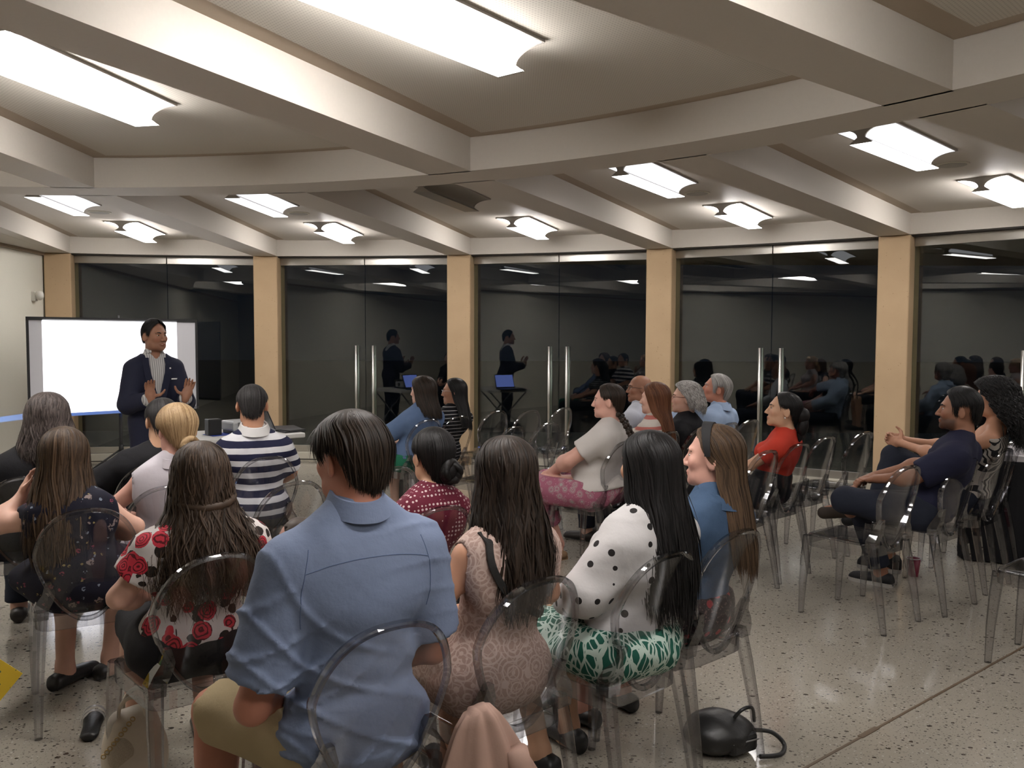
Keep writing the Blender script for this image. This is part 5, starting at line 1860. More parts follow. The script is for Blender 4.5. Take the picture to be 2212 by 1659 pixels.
# man in black polo
I = seated(-2.02, 4.64, 24, 'man with dark grey hair in a black polo shirt, partly hidden by the blonde woman', (-1.925, 4.65, 1.100), 'olive',
    dict(build=1.08, yaw=10, pitch=-6, sw=0.195, h=0.014, hf=0.008, armL=dict(el=(-0.28, 0.05, 0.74), wr=(-0.10, 0.27, 0.67))))
garment(I['o'], I, 'polo_shirt', FB['black'], TORSO, 0.016, sleeve=0.80, sleeve_grow=0.016, h=0.012, folds=0.0025, seed=29, planes=[((0, 0, 0.50), (0, 0, -1))])
garment(I['o'], I, 'trousers', FB['jean'], (), 0.017, legs=1.95, h=0.014, folds=0.002, extra=[pelvis_prim(I, 1.02, 0.006)], planes=[((0, 0, 0.60), (0, 0, 1))])
short_hair(I['o'], HR['greyblack'], I['Hd'], I['R'], I['hs'], th=0.012, n=900, seed=30, nape=-0.08, wave=(0.003, 50))
glasses(I['o'], I, plain('thin_steel_frame', (0.5, 0.5, 0.5), 0.3, 1.0))

# woman with greying hair
I = seated(-2.46, 4.25, 20, 'woman with shoulder-length greying wavy hair in a black top', (-2.345, 4.27, 1.150), 'fair',
    dict(build=1.1, female=True, yaw=0, sw=0.178, h=0.014, hf=0.009))
garment(I['o'], I, 'top', FB['black'], TORSO, 0.016, sleeve=1.6, h=0.012, folds=0.0025, seed=31, planes=[((0, 0, 0.50), (0, 0, -1))])
garment(I['o'], I, 'trousers', FB['jean'], (), 0.017, legs=1.95, h=0.014, folds=0.002, extra=[pelvis_prim(I, 1.05, 0.006)], planes=[((0, 0, 0.60), (0, 0, 1))])
long_hair(I['o'], HR['salt'], I['Hd'], I['c']['yaw'], I['hs'], end=-0.20, th=0.024, n=1300, seed=32, wave=(0.014, 36), curl=0.006, jitter=0.025, width=0.008,
    keys=[(-0.03, -0.016, 0.104, 0.120), (-0.09, -0.022, 0.122, 0.122), (-0.15, -0.03, 0.140, 0.122), (-0.21, -0.04, 0.140, 0.115), (-0.3, -0.05, 0.11, 0.10)])

# person at the picture edge
I = seated(-2.67, 3.65, 20, 'person in black at the picture edge, mostly out of frame', (-2.64, 3.72, 1.13), 'fair',
    dict(build=1.05, female=True, yaw=-6, sw=0.185, h=0.016, hf=0.011))
garment(I['o'], I, 'top', FB['black'], TORSO, 0.018, sleeve=1.6, h=0.013, folds=0.0025, seed=33, planes=[((0, 0, 0.50), (0, 0, -1))])
garment(I['o'], I, 'trousers', FB['jean'], (), 0.017, legs=1.95, h=0.015, folds=0.002, extra=[pelvis_prim(I, 1.05, 0.006)], planes=[((0, 0, 0.60), (0, 0, 1))])
short_hair(I['o'], HR['darkbrown'], I['Hd'], I['R'], I['hs'], th=0.014, n=500, seed=34)

# woman in white tee with braids and paisley skirt
I = seated(0.59, 5.69, 60, 'woman with two long braids in a white tee and pink paisley trousers', (0.640, 5.62, 1.144), 'pink',
    dict(build=1.30, female=True, yaw=16, sw=0.185, arm=1.22, h=0.014, hf=0.006, leg=1.15, jaw=1.1, neck=0.052,
         knees=((-0.10, 0.44, 0.53), (0.13, 0.45, 0.52)), ankles=((0.10, 0.36, 0.10), (0.02, 0.50, 0.085)), footL=(0.5, 1, 0),
         armL=dict(el=(-0.285, 0.10, 0.76), wr=(-0.10, 0.29, 0.66)), armR=dict(el=(0.27, 0.08, 0.76), wr=(0.06, 0.29, 0.66))))
garment(I['o'], I, 'tee', FB['white'], TORSO, 0.014, sleeve=0.62, sleeve_grow=0.010, h=0.011, folds=0.0030, seed=35, extra=[pelvis_prim(I, 1.22, 0.016), ell('x', I['waist'] + V3(0, 0.04, -0.02), (0.19, 0.17, 0.13), None, 0.06)], planes=[((0, 0, 0.545), (0, -0.15, -1))])
garment(I['o'], I, 'trousers', FB['paisley'], (), 0.022, legs=1.62, h=0.012, folds=0.003, seed=36, extra=[pelvis_prim(I, 1.2, 0.008)], planes=[((0, 0, 0.62), (0, 0, 1))])
short_hair(I['o'], HR['darkbrown'], I['Hd'], I['R'], I['hs'], th=0.010, n=1000, seed=37, nape=-0.10, side=0.01, wave=(0.001, 10), tied=True)
for q in (-1, 1):
    b = MB()
    st = I['Hd'] + I['R'] @ V3(q * 0.050, -0.075, -0.085)
    en = st + V3(q * 0.03 + 0.0, -0.085, -0.34)
    for k in range(19):
        t = k / 18
        c = st.lerp(en, t) + V3(0, -0.050 * math.sin(math.pi * min(1, t * 1.1)), 0)
        rr = lerp(0.019, 0.011, t)
        b.ellip(c + V3((0.006 if k % 2 else -0.006), 0, 0), (rr, rr * 0.85, rr * 1.05), 8, 6, Matrix.Rotation(0.6 if k % 2 else -0.6, 3, 'Y'))
    b.tube([en, en + V3(0, 0, -0.05)], [0.010, 0.004], 7)
    b.build('braid', HR['darkbrown'], I['o'], smooth=True)
face(I['o'], I, B_MID)
M_SANDAL = plain('tan_sandal', (0.22, 0.13, 0.07), 0.5)
shoe(I['o'], I['an'][1], (0.1, 1), M_SANDAL, 'sandal', hgt=0.05, sole=M_SANDAL)
shoe(I['o'], I['an'][-1], (0.5, 1), M_SANDAL, 'sandal', hgt=0.05, sole=M_SANDAL)

# red-haired woman
I = seated(0.98, 6.28, 50, 'red-haired woman in a white top with red stripes', (1.050, 6.24, 1.115), 'fair',
    dict(build=1.0, female=True, yaw=14, sw=0.160, h=0.015, hf=0.008))
garment(I['o'], I, 'top', FB['redstripe'], TORSO, 0.015, sleeve=0.9, sleeve_grow=0.012, h=0.012, folds=0.002, seed=39, planes=[((0, 0, 0.52), (0, 0, -1))])
garment(I['o'], I, 'trousers', FB['jean'], (), 0.017, legs=1.95, h=0.015, folds=0.002, extra=[pelvis_prim(I, 1.0, 0.006)], planes=[((0, 0, 0.6), (0, 0, 1))])
long_hair(I['o'], HR['red'], I['Hd'], I['c']['yaw'], I['hs'], end=-0.33, th=0.018, n=900, seed=40, wave=(0.006, 12), jitter=0.025, width=0.009,
    keys=[(-0.03, -0.016, 0.088, 0.110), (-0.09, -0.025, 0.088, 0.100), (-0.16, -0.045, 0.086, 0.096), (-0.26, -0.065, 0.078, 0.098), (-0.36, -0.08, 0.060, 0.092), (-0.5, -0.085, 0.045, 0.08)])

# woman with curly grey hair and glasses
I = seated(1.29, 6.61, 52, 'woman with curly grey hair and red-brown glasses in a black top', (1.345, 6.57, 1.098), 'fair',
    dict(build=1.08, female=True, yaw=26, pitch=2, sw=0.170, h=0.015, hf=0.0065, hs=0.98))
garment(I['o'], I, 'top', FB['black'], TORSO, 0.018, sleeve=1.5, h=0.012, folds=0.0025, seed=41, planes=[((0, 0, 0.50), (0, 0, -1))])
garment(I['o'], I, 'trousers', FB['jean'], (), 0.017, legs=1.95, h=0.015, folds=0.002, extra=[pelvis_prim(I, 1.05, 0.006)], planes=[((0, 0, 0.6), (0, 0, 1))])
long_hair(I['o'], HR['grey'], I['Hd'], I['c']['yaw'], I['hs'], end=-0.115, th=0.026, n=1100, seed=42, wave=(0.012, 75), curl=0.010, jitter=0.015, width=0.008,
    keys=[(0.0, -0.03, 0.108, 0.120), (-0.05, -0.04, 0.114, 0.118), (-0.10, -0.045, 0.105, 0.108), (-0.16, -0.05, 0.08, 0.09)],
    opening=[(0.20, 0), (0.115, 8), (0.09, 45), (0.06, 66), (0.02, 82), (-0.05, 86), (-0.2, 96)])
face(I['o'], I, B_MID)
glasses(I['o'], I, plain('red_brown_frame', (0.14, 0.03, 0.02), 0.3))

# grey-haired man in pale blue shirt
I = seated(1.59, 6.93, 52, 'grey-haired man in a pale blue shirt, arm over the next chair', (1.660, 6.88, 1.150), 'ruddy',
    dict(build=1.1, yaw=30, pitch=12, sw=0.200, h=0.015, hf=0.0065, nose=1.15, fine_hands=((-1, 0.008),),
         armL=dict(el=(-0.33, 0.01, 0.93), wr=(-0.37, 0.22, 0.88), d=(-0.2, 0.6, -0.8), n=(0.5, -0.3, -0.6), curl=0.35), nby=-0.05))
garment(I['o'], I, 'shirt', FB['paleblue'], TORSO, 0.018, sleeve=1.85, sleeve_grow=0.014, h=0.012, folds=0.004, seed=43, planes=[((0, 0, 0.50), (0, 0, -1))])
collar(I['o'], I, FB['paleblue'], r=0.068, hgt=0.036, drop=0.028, flare=0.012)
garment(I['o'], I, 'trousers', FB['jean'], (), 0.017, legs=1.95, h=0.015, folds=0.002, extra=[pelvis_prim(I, 1.05, 0.006)], planes=[((0, 0, 0.6), (0, 0, 1))])
short_hair(I['o'], HR['grey'], I['Hd'], I['R'], I['hs'], th=0.016, n=900, seed=44, nape=-0.09, wave=(0.004, 40), width=0.007, front=0.085)
face(I['o'], I, plain('brow_grey', (0.25, 0.23, 0.21), 0.7))

# bald man with glasses
I = seated(1.05, 7.41, 50, 'bald man with glasses in a white shirt', (1.110, 7.38, 1.122), 'brown',
    dict(build=1.05, yaw=44, pitch=2, sw=0.185, h=0.016, hf=0.0065))
garment(I['o'], I, 'shirt', plain('white_shirt', (0.48, 0.50, 0.56), 0.8), TORSO, 0.016, sleeve=1.8, h=0.013, folds=0.003, seed=45, planes=[((0, 0, 0.50), (0, 0, -1))])
collar(I['o'], I, MATS['white_shirt'], r=0.068, hgt=0.036, drop=0.028, flare=0.012)
garment(I['o'], I, 'trousers', FB['jean'], (), 0.017, legs=1.95, h=0.016, folds=0.002, extra=[pelvis_prim(I, 1.05, 0.006)], planes=[((0, 0, 0.6), (0, 0, 1))])
face(I['o'], I, B_DARK)
glasses(I['o'], I, plain('black_frame', (0.01, 0.01, 0.01), 0.3))

# woman in red top
I = seated(1.71, 5.60, 52, 'woman in a red top with black hair tied back and a beaded necklace', (1.770, 5.51, 1.096), 'olive',
    dict(build=0.97, female=True, yaw=28, pitch=8, sw=0.158, h=0.014, hf=0.0055, nose=1.1, fine_hands=((-1, 0.008),),
         armL=dict(el=(-0.215, 0.06, 0.73), wr=(-0.06, 0.29, 0.655), curl=0.6), armR=dict(el=(0.215, 0.06, 0.73), wr=(0.03, 0.31, 0.66))))
rt = garment(I['o'], I, 'top', FB['red'], TORSO, 0.012, sleeve=0.50, sleeve_grow=0.006, h=0.011, folds=0.0015, seed=47, planes=[((0, 0, 0.66), (0, 0, -1)), ((0, 0.02, 1.045), (0, 0.35, 1))])
garment(I['o'], I, 'trousers', FB['black'], (), 0.017, legs=1.95, h=0.014, folds=0.002, extra=[pelvis_prim(I, 1.0, 0.012), ell('x', I['waist'] + V3(0, 0, -0.03), (0.145, 0.12, 0.10), None, 0.05)], planes=[((0, 0, 0.70), (0, 0, 1))])
short_hair(I['o'], HR['black'], I['Hd'], I['R'], I['hs'], th=0.012, n=1000, seed=48, nape=-0.085, side=0.005, wave=(0.001, 10), tied=True)
b = MB()
c0 = I['Hd'] + I['R'] @ V3(0.0, -0.125, -0.02)
b.ellip(c0, (0.042, 0.045, 0.055), M=I['R'])
b.ellip(c0 + I['R'] @ V3(0.0, -0.012, -0.065), (0.038, 0.036, 0.07), M=I['R'])
b.ellip(c0 + I['R'] @ V3(0.012, -0.005, -0.12), (0.026, 0.024, 0.055), M=I['R'])
b.build('hair_bun', HR['black'], I['o'], smooth=True)
face(I['o'], I, B_DARK)
b = MB()
nb = I['nb']
M_BEAD = plain('pale_bead', (0.6, 0.55, 0.5), 0.25)
for k in range(9):
    t = -1.1 + 2.2 * k / 8
    b.ellip(nb + V3(0.075 * math.sin(t), 0.055 + 0.055 * math.cos(t), -0.015 - 0.075 * math.cos(t)), (0.009, 0.009, 0.009), 8, 6)
nk = b.build('necklace', M_BEAD, I['o'], smooth=True)
b = MB()
b.tube([nb + V3(0.06 * math.sin(t), -0.015 + 0.06 * math.cos(t) * (1 if math.cos(t) > 0 else 0.85), 0.020 - 0.03 * (1 + math.cos(t))) for t in [2 * math.pi * k / 24 for k in range(24)]], 0.0035, 6, closed=True)
b.build('cord', FB['strap'], nk)
b = MB(); b.ellip(I['Hd'] + I['R'] @ V3(-0.082, -0.006, -0.045), (0.006, 0.006, 0.006), 8, 6); b.build('earring', M_BEAD, I['o'], smooth=True)

# man in navy shirt, legs crossed
I = seated(2.46, 4.97, 52, 'bearded man in a navy shirt sitting with his legs crossed', (2.590, 4.90, 1.150), 'brown',
    dict(build=1.08, yaw=12, pitch=3, sw=0.200, drop=0.10, h=0.013, hf=0.0055, beard=0.72, nose=1.1, nby=-0.05,
         knees=((-0.17, 0.42, 0.585), (0.12, 0.42, 0.53)), ankles=((0.10, 0.46, 0.500), (0.20, 0.30, 0.085)), footL=(-0.10, 1.0, -0.1), footR=(0.1, 1, 0),
         armL=dict(el=(-0.245, 0.03, 0.77), wr=(-0.09, 0.26, 0.72)),
         armR=dict(el=(0.24, 0.05, 0.80), wr=(0.04, 0.30, 0.72))))
garment(I['o'], I, 'shirt', FB['navy'], TORSO, 0.017, sleeve=0.85, sleeve_grow=0.014, h=0.012, folds=0.002, seed=49, planes=[((0, 0, 0.50), (0, 0, -1))])
garment(I['o'], I, 'trousers', FB['jean'], (), 0.018, legs=1.92, h=0.013, folds=0.002, extra=[pelvis_prim(I, 1.05, 0.006)])
short_hair(I['o'], HR['black'], I['Hd'], I['R'], I['hs'], th=0.014, n=1300, seed=50, nape=-0.07, wave=(0.004, 90), width=0.005, lift=0.014, front=0.085)
face(I['o'], I, B_DARK, browthick=1.3)
def raised_shoe(I, q, e, mat, name='shoe', label=None):
    an = I['an'][q]
    e = V3(e).normalized()
    F_ = Field((an.x - 0.30, an.y - 0.20, an.z - 0.25), (an.x + 0.30, an.y + 0.35, an.z + 0.15), 0.010)
    F_.prim(cap('x', an - e * 0.03 + V3(0, 0, -0.02), an + e * 0.17 + V3(0, 0, -0.045), 0.050, 0.040, 0.02))
    F_.prim(cap('x', an + V3(0, 0, 0.01), an - e * 0.02 + V3(0, 0, -0.03), 0.046, 0.046, 0.02))
    Vv, Qq = F_.surface()
    return link(name, np_mesh(name, Vv, Qq), mat, I['o'], label=label)
raised_shoe(I, -1, (-0.10, 1.0, -0.1), plain('brown_suede', (0.030, 0.021, 0.014), 0.8))
shoe(I['o'], I['an'][1], (0.1, 1), plain('black_canvas', (0.010, 0.010, 0.012), 0.7), sole=plain('white_rubber', (0.42, 0.40, 0.37), 0.6))

# woman with black curly hair, hands clasped on her raised knee
I = seated(2.90, 5.38, 52, 'woman with big black curly hair in a strappy zigzag top, hands clasped on her knee', (3.000, 5.28, 1.190), 'tan',
    dict(build=1.0, female=True, yaw=10, sw=0.170, h=0.013, hf=0.007, nby=-0.05, fine_hands=((1, 0.006), (-1, 0.006)),
         knees=((-0.10, 0.44, 0.53), (0.0, 0.43, 0.775)), ankles=((-0.02, 0.44, 0.10), (-0.18, 0.50, 0.44)), footL=(-0.05, 1, 0), footR=(-0.2, 1, -0.3),
         armL=dict(el=(-0.235, 0.12, 0.83), wr=(-0.045, 0.375, 0.872), d=(0.30, 0.75, 0.15), n=(0.75, -0.45, -0.2), curl=0.75),
         armR=dict(el=(0.235, 0.12, 0.84), wr=(0.055, 0.385, 0.885), d=(-0.30, 0.75, 0.15), n=(-0.75, -0.45, -0.2), curl=0.75)))
dz = garment(I['o'], I, 'top', FB['zigzag'], TORSO, 0.010, h=0.012, folds=0.0015, seed=51, extra=[pelvis_prim(I, 1.0, 0.012)], planes=[((0, 0, 0.945), (0, 0.1, 1)), ((0, 0, 0.56), (0, 0, -1))])
garment(I['o'], I, 'trousers', FB['jean'], (), 0.017, legs=1.88, h=0.013, folds=0.002, extra=[pelvis_prim(I, 1.03, 0.006)])
for q in (-1, 1):
    pts = [(q * 0.075, 0, 1.03), (q * 0.080, 0, 1.00), (q * 0.075, 0, 0.96), (q * 0.06, 0, 0.92)]
    pp = hug(I['body'], pts, 0.004)
    ribbon(I['o'], 'shoulder_strap', FB['strap'], pp, 0.010, 0.003)
long_hair(I['o'], HR['black'], I['Hd'], I['c']['yaw'], I['hs'], end=-0.30, th=0.040, n=1700, seed=52, wave=(0.016, 80), curl=0.014, jitter=0.03, width=0.008, layer=0.12, mess=0.02,
    keys=[(0.0, -0.03, 0.125, 0.140), (-0.06, -0.05, 0.140, 0.150), (-0.13, -0.075, 0.150, 0.150), (-0.20, -0.095, 0.140, 0.135), (-0.27, -0.105, 0.115, 0.115), (-0.35, -0.11, 0.08, 0.085)])
face(I['o'], I, B_DARK)
M_SNEAK = plain('black_canvas', (0.010, 0.010, 0.012), 0.7)
sh = shoe(I['o'], I['an'][-1], (-0.05, 1), M_SNEAK, 'sneaker', sole=plain('white_rubber', (0.42, 0.40, 0.37), 0.6), hgt=0.095, w=0.05)
b = MB()
for k in range(4):
    cpt = V3(I['an'][-1].x, I['an'][-1].y, 0.0) + V3(-0.05, 1.0, 0) * (0.045 + 0.02 * k)
    b.tube([cpt + V3(-0.03, 0, 0.082 - 0.009 * k), cpt + V3(0, 0, 0.097 - 0.010 * k), cpt + V3(0.03, 0, 0.082 - 0.009 * k)], 0.004, 5)
b.build('lace', MATS['white_rubber'], sh)
raised_shoe(I, 1, (-0.2, 1.0, -0.3), M_SNEAK, 'sneaker')

# woman in black and white stripes
I = seated(-0.62, 7.43, 44, 'woman with long black hair and glasses in a black top with thin white stripes', (-0.510, 7.42, 1.088), 'tan',
    dict(build=0.98, female=True, yaw=36, sw=0.155, h=0.015, hf=0.006))
garment(I['o'], I, 'top', FB['thinstripe'], TORSO, 0.015, sleeve=0.95, sleeve_grow=0.012, h=0.012, folds=0.002, seed=53, extra=[pelvis_prim(I, 1.0, 0.012)], planes=[((0, 0, 0.48), (0, 0, -1))])
garment(I['o'], I, 'trousers', FB['black'], (), 0.017, legs=1.95, h=0.016, folds=0.002, extra=[], planes=[((0, 0, 0.6), (0, 0, 1))])
long_hair(I['o'], HR['black'], I['Hd'], I['c']['yaw'], I['hs'], end=-0.33, th=0.014, n=900, seed=54, wave=(0.003, 10), jitter=0.015, width=0.009,
    opening=[(0.20, 0), (0.112, 4), (0.095, 40), (0.07, 60), (0.04, 72), (0.0, 84), (-0.09, 94), (-0.16, 102), (-0.3, 110), (-0.8, 114)])
face(I['o'], I, B_DARK)
glasses(I['o'], I, plain('pale_frame', (0.55, 0.52, 0.5), 0.3))

# woman in denim jacket by the doors
I = seated(-0.85, 7.11, 42, 'woman in a blue denim jacket and green skirt with dark shoulder-length hair', (-0.755, 7.12, 1.112), 'fair',
    dict(build=1.0, female=True, yaw=24, sw=0.165, h=0.015, hf=0.0065, armL=dict(el=(-0.25, 0.06, 0.74), wr=(-0.10, 0.27, 0.65))))
garment(I['o'], I, 'jacket', FB['denim2'], TORSO, 0.022, sleeve=1.85, sleeve_grow=0.012, h=0.012, folds=0.003, seed=55, extra=[pelvis_prim(I, 1.0, 0.022)], planes=[((0, 0, 0.545), (0, 0, -1))])
garment(I['o'], I, 'skirt', FB['green'], (), 0.018, legs=1.3, h=0.013, folds=0.005, seed=56, extra=[pelvis_prim(I, 1.08, 0.022)], planes=[((0, 0, 0.6), (0, 0, 1))], fx=50, fz=12)
long_hair(I['o'], HR['darkbrown'], I['Hd'], I['c']['yaw'], I['hs'], end=-0.23, th=0.024, n=900, seed=57, wave=(0.007, 20), jitter=0.015, width=0.009,
    keys=[(-0.03, -0.016, 0.098, 0.118), (-0.09, -0.025, 0.105, 0.118), (-0.16, -0.04, 0.118, 0.124), (-0.24, -0.055, 0.125, 0.122), (-0.30, -0.06, 0.11, 0.11)])
face(I['o'], I, B_MID)

# everyone else wears plain dark shoes
M_SHOE = plain('dark_shoe_leather', (0.02, 0.016, 0.014), 0.45)
for J in SITTERS:
    if any(ch.name.split('.')[0] in ('shoe', 'sandal', 'sneaker') for ch in J['o'].children):
        continue
    for q in (-1, 1):
        shoe(J['o'], J['an'][q], (q * 0.12, 1), M_SHOE)
# ------------------------------------------------------------------ the presenter
PX, PY, PA = -2.86, 6.75, 222
o = person(PX, PY, PA, 'presenter standing in a navy blazer and open-collared shirt, gesturing with both hands', group='presenter')
cfg = dict(stand=True, build=1.02, head=(0.0, 0.055, 1.567), yaw=18, pitch=0, sw=0.178, drop=0.098, h=0.014, hf=0.005, pelvis=(0, 0, 0.93), nby=-0.02, arm=1.05,
    knees=((-0.10, 0.03, 0.50), (0.10, 0.03, 0.50)), ankles=((-0.11, -0.01, 0.085), (0.11, -0.01, 0.085)), fine_hands=((-1, 0.005), (1, 0.005)), lips=(0.85, 0.55, 0.5), beard=0.18,
    armL=dict(el=(-0.245, 0.08, 1.035), wr=(-0.135, 0.315, 1.085), d=(-0.25, 0.15, 1.0), n=(0.35, 0.93, 0.0), curl=0.28, spread=0.22, thumb_out=0.8),
    armR=dict(el=(0.240, 0.06, 1.035), wr=(0.125, 0.30, 1.085), d=(0.12, 0.15, 1.0), n=(0.10, 0.95, 0.0), curl=0.30, spread=0.10, thumb_out=0.85))
I = body_prims(cfg); I['o'] = o
I['body'] = make_body(o, I, skin_mat('presenter', (0.30, 0.145, 0.09)), cfg)
nb = I['nb']
garment(o, I, 'shirt', FB['pinstripe'], TORSO, 0.010, sleeve=1.97, sleeve_grow=0.004, h=0.012, folds=0.001, crease=0.0015, planes=[((0, 0, 0.88), (0, 0, -1))],
    sub=[cap('x', nb + V3(0, 0.06, 0.06), nb + V3(0, 0.13, -0.13), 0.040, 0.008, 0.006)])
collar(o, I, FB['pinstripe'], r=0.060, hgt=0.034, drop=0.026, flare=0.010, gap=30, tilt=-0.30)
jk = garment(o, I, 'blazer', FB['jacket'], TORSO, 0.018, sleeve=1.84, sleeve_grow=0.008, h=0.011, folds=0.0012, crease=0.002, seed=61,
    extra=[ell('x', I['P0'] + V3(0, 0, -0.02), (0.168, 0.132, 0.17), None, 0.05)],
    planes=[((0, 0, 0.80), (0, 0, -1))],
    sub=[cap('x', (0, 0.03, nb.z + 0.03), (0.0, 0.22, 0.98), 0.085, 0.010, 0.006, sq=((0, 1, 0), 0.35)), cap('x', nb + V3(0, 0, -0.05), nb + V3(0, 0, 0.1), 0.068, 0.075, 0.006)])
garment(o, I, 'trousers', FB['jacket'], (), 0.018, legs=1.97, h=0.014, folds=0.0015, extra=[pelvis_prim(I, 1.02, 0.008)], planes=[((0, 0, 1.0), (0, 0, 1))])
# lapels
for q in (-1, 1):
    pts = hug(jk, [(q * 0.085, 0, nb.z - 0.005), (q * 0.088, 0, nb.z - 0.06), (q * 0.078, 0, nb.z - 0.13), (q * 0.056, 0, nb.z - 0.22), (q * 0.03, 0, nb.z - 0.32)], 0.004, (0, -1, 0))
    ribbon(o, 'lapel', FB['jacket'], pts, 0.050, 0.006, side=(0, 1, 0))
p = hug(jk, [(-0.095, 0, nb.z - 0.09)], 0.010, (0, -1, 0))[0]
MB().ellip(p, (0.007, 0.004, 0.007), 10, 6).build('lapel_pin', plain('white_enamel', (0.8, 0.8, 0.78), 0.3), o, smooth=True)
p = hug(jk, [(-0.125, 0, nb.z - 0.175)], 0.004, (0, -1, 0))[0]
MB().box(p, (0.045, 0.010, 0.010)).build('pocket_square', MATS['white_enamel'], o)
# watch and cuffs
for q in (-1, 1):
    el, wr = I['el'][q], I['wr'][q]
    a = el.lerp(wr, 0.86); b2 = el.lerp(wr, 0.985)
    MB().tube([a, b2], [0.039, 0.036], 14).build('cuff', FB['pinstripe'], o, smooth=True)
short_hair(o, HR['black'], I['Hd'], I['R'], I['hs'], th=0.009, n=1500, seed=62, nape=-0.06, side=0.012, wave=(0.003, 70), width=0.0045, lift=0.018, front=0.092, mess=0.004)
face(o, I, B_DARK, browthick=1.2)
Hd, R, s = I['Hd'], I['R'], I['hs']
MB().ellip(Hd + R @ V3(0.004, 0.0945, -0.0668), (0.012, 0.0035, 0.0024), 10, 6, R).build('teeth', plain('tooth', (0.62, 0.60, 0.55), 0.3), o, smooth=True)
for q in (-1, 1):
    shoe(o, I['an'][q], (q * 0.15, 1), FB['strap'], L=0.28)

# ------------------------------------------------------------------ projection screen on its tripod
SL, SR = V3(-5.016, 8.76, 0), V3(-3.729, 10.05, 0)
ZT, ZB = 1.766, 0.712
wv = (SR - SL); SW = wv.length; wv.normalize()
sn = V3(wv.y, -wv.x, 0)            # faces the room
srz = math.atan2(wv.y, wv.x)
sc_ = (SL + SR) / 2
o = empty('projection_screen', (sc_.x, sc_.y, 0), srz)
tag(o, 'projection screen with black border on a tripod stand', 'screen')
hz = (ZT + ZB) / 2
MB().box((0, 0, hz), (SW, 0.006, ZT - ZB)).build('fabric', plain('screen_white', (0.62, 0.62, 0.66), 0.9, spec=0.1), o)
M_BLK = plain('black_border', (0.010, 0.010, 0.011), 0.6)
for nm, c, sz in (('border_top', (0, -0.005, ZT - 0.018), (SW, 0.012, 0.036)), ('border_side', (-SW / 2 + 0.012, -0.005, hz), (0.024, 0.012, ZT - ZB)), ('border_side', (SW / 2 - 0.012, -0.005, hz), (0.024, 0.012, ZT - ZB)), ('border_bottom', (0, -0.005, ZB + 0.016), (SW, 0.012, 0.032))):
    MB().box(c, sz).build(nm, M_BLK if nm != 'border_bottom' else plain('grey_bottom_bar', (0.16, 0.16, 0.17), 0.6), o)
MB().tube([(-SW / 2, 0.022, ZB + 0.014), (SW / 2, 0.022, ZB + 0.014)], 0.014, 12).build('roller_housing', M_BLK, o, smooth=True)
tp = MB(); tp.tube([(0.04, 0.07, 0.10), (0.04, 0.07, 1.80)], 0.014, 10); tp.tube([(0.04, 0.07, 0.10), (0.04, 0.07, 0.72)], 0.019, 10)
tp.build('tripod_pole', M_BLK, o, smooth=True)
for k in range(3):
    a = math.radians(-70 + 120 * k)
    t = MB(); t.tube([(0.04, 0.07, 0.30), (0.04 + 0.42 * math.cos(a), 0.07 + 0.42 * math.sin(a), 0.012)], 0.011, 8)
    lg = t.build('tripod_leg', M_BLK, o, smooth=True)
    t = MB(); t.ellip((0.04 + 0.43 * math.cos(a), 0.07 + 0.43 * math.sin(a), 0.014), (0.016, 0.016, 0.014), 8, 6); t.build('foot_cap', plain('grey_rubber', (0.3, 0.3, 0.3), 0.6), lg, smooth=True)
MB().tube([(0.04, 0.07, 0.27), (0.04, 0.07, 0.35)], 0.026, 10).build('tripod_collar', M_BLK, o, smooth=True)

# projector beam: a white picture rectangle with a blue bar below that spills past the screen
PJ = V3(-2.480, 7.538, 0.792)
D = (PJ - V3(sc_.x, sc_.y, 0)).dot(sn)
foot_u = (PJ - SL).dot(wv)
ld = bpy.data.lights.new('projector_beam', 'SPOT')
ld.spot_size = math.radians(80); ld.spot_blend = 0.0; ld.shadow_soft_size = 0.004
ld.energy = 900
lo_ = bpy.data.objects.new('projector_beam', ld); COL.objects.link(lo_)
xa = wv; za = sn; ya = za.cross(xa)
lo_.matrix_world = Matrix(((xa.x, ya.x, za.x, PJ.x), (xa.y, ya.y, za.y, PJ.y), (xa.z, ya.z, za.z, PJ.z), (0, 0, 0, 1)))
ld.use_nodes = True
nt = ld.node_tree
em = [n for n in nt.nodes if n.type == 'EMISSION'][0]
tc = nt.nodes.new('ShaderNodeTexCoord'); sp = nt.nodes.new('ShaderNodeSeparateXYZ')
nt.links.new(tc.outputs['Normal'], sp.inputs[0])
iz = mathn(nt, 'ABSOLUTE', sp.outputs[2])
u = mathn(nt, 'MULTIPLY_ADD', mathn(nt, 'DIVIDE', sp.outputs[0], iz), D, foot_u)      # metres from the screen's left edge
v = mathn(nt, 'MULTIPLY_ADD', mathn(nt, 'DIVIDE', sp.outputs[1], iz), D, PJ.z)        # height on the screen plane
def between(x, a, b):
    return mathn(nt, 'MULTIPLY', mathn(nt, 'GREATER_THAN', x, a), mathn(nt, 'LESS_THAN', x, b))
U0, U1 = 0.150, SW - 0.245
pic = mathn(nt, 'MULTIPLY', between(u, U0, U1), between(v, ZB + 0.034, ZT - 0.020))
bar = mathn(nt, 'MULTIPLY', between(u, -0.9, U1), between(v, ZB - 0.048, ZB + 0.034))
colr = mixc(nt, bar, (1.0, 1.0, 1.0), (0.06, 0.28, 1.0))
nt.links.new(colr, em.inputs[0])
cosf = mathn(nt, 'POWER', iz, -3.0)
st = mathn(nt, 'MULTIPLY', mathn(nt, 'MAXIMUM', pic, mathn(nt, 'MULTIPLY', bar, 0.35)), cosf)
nt.links.new(st, em.inputs[1])

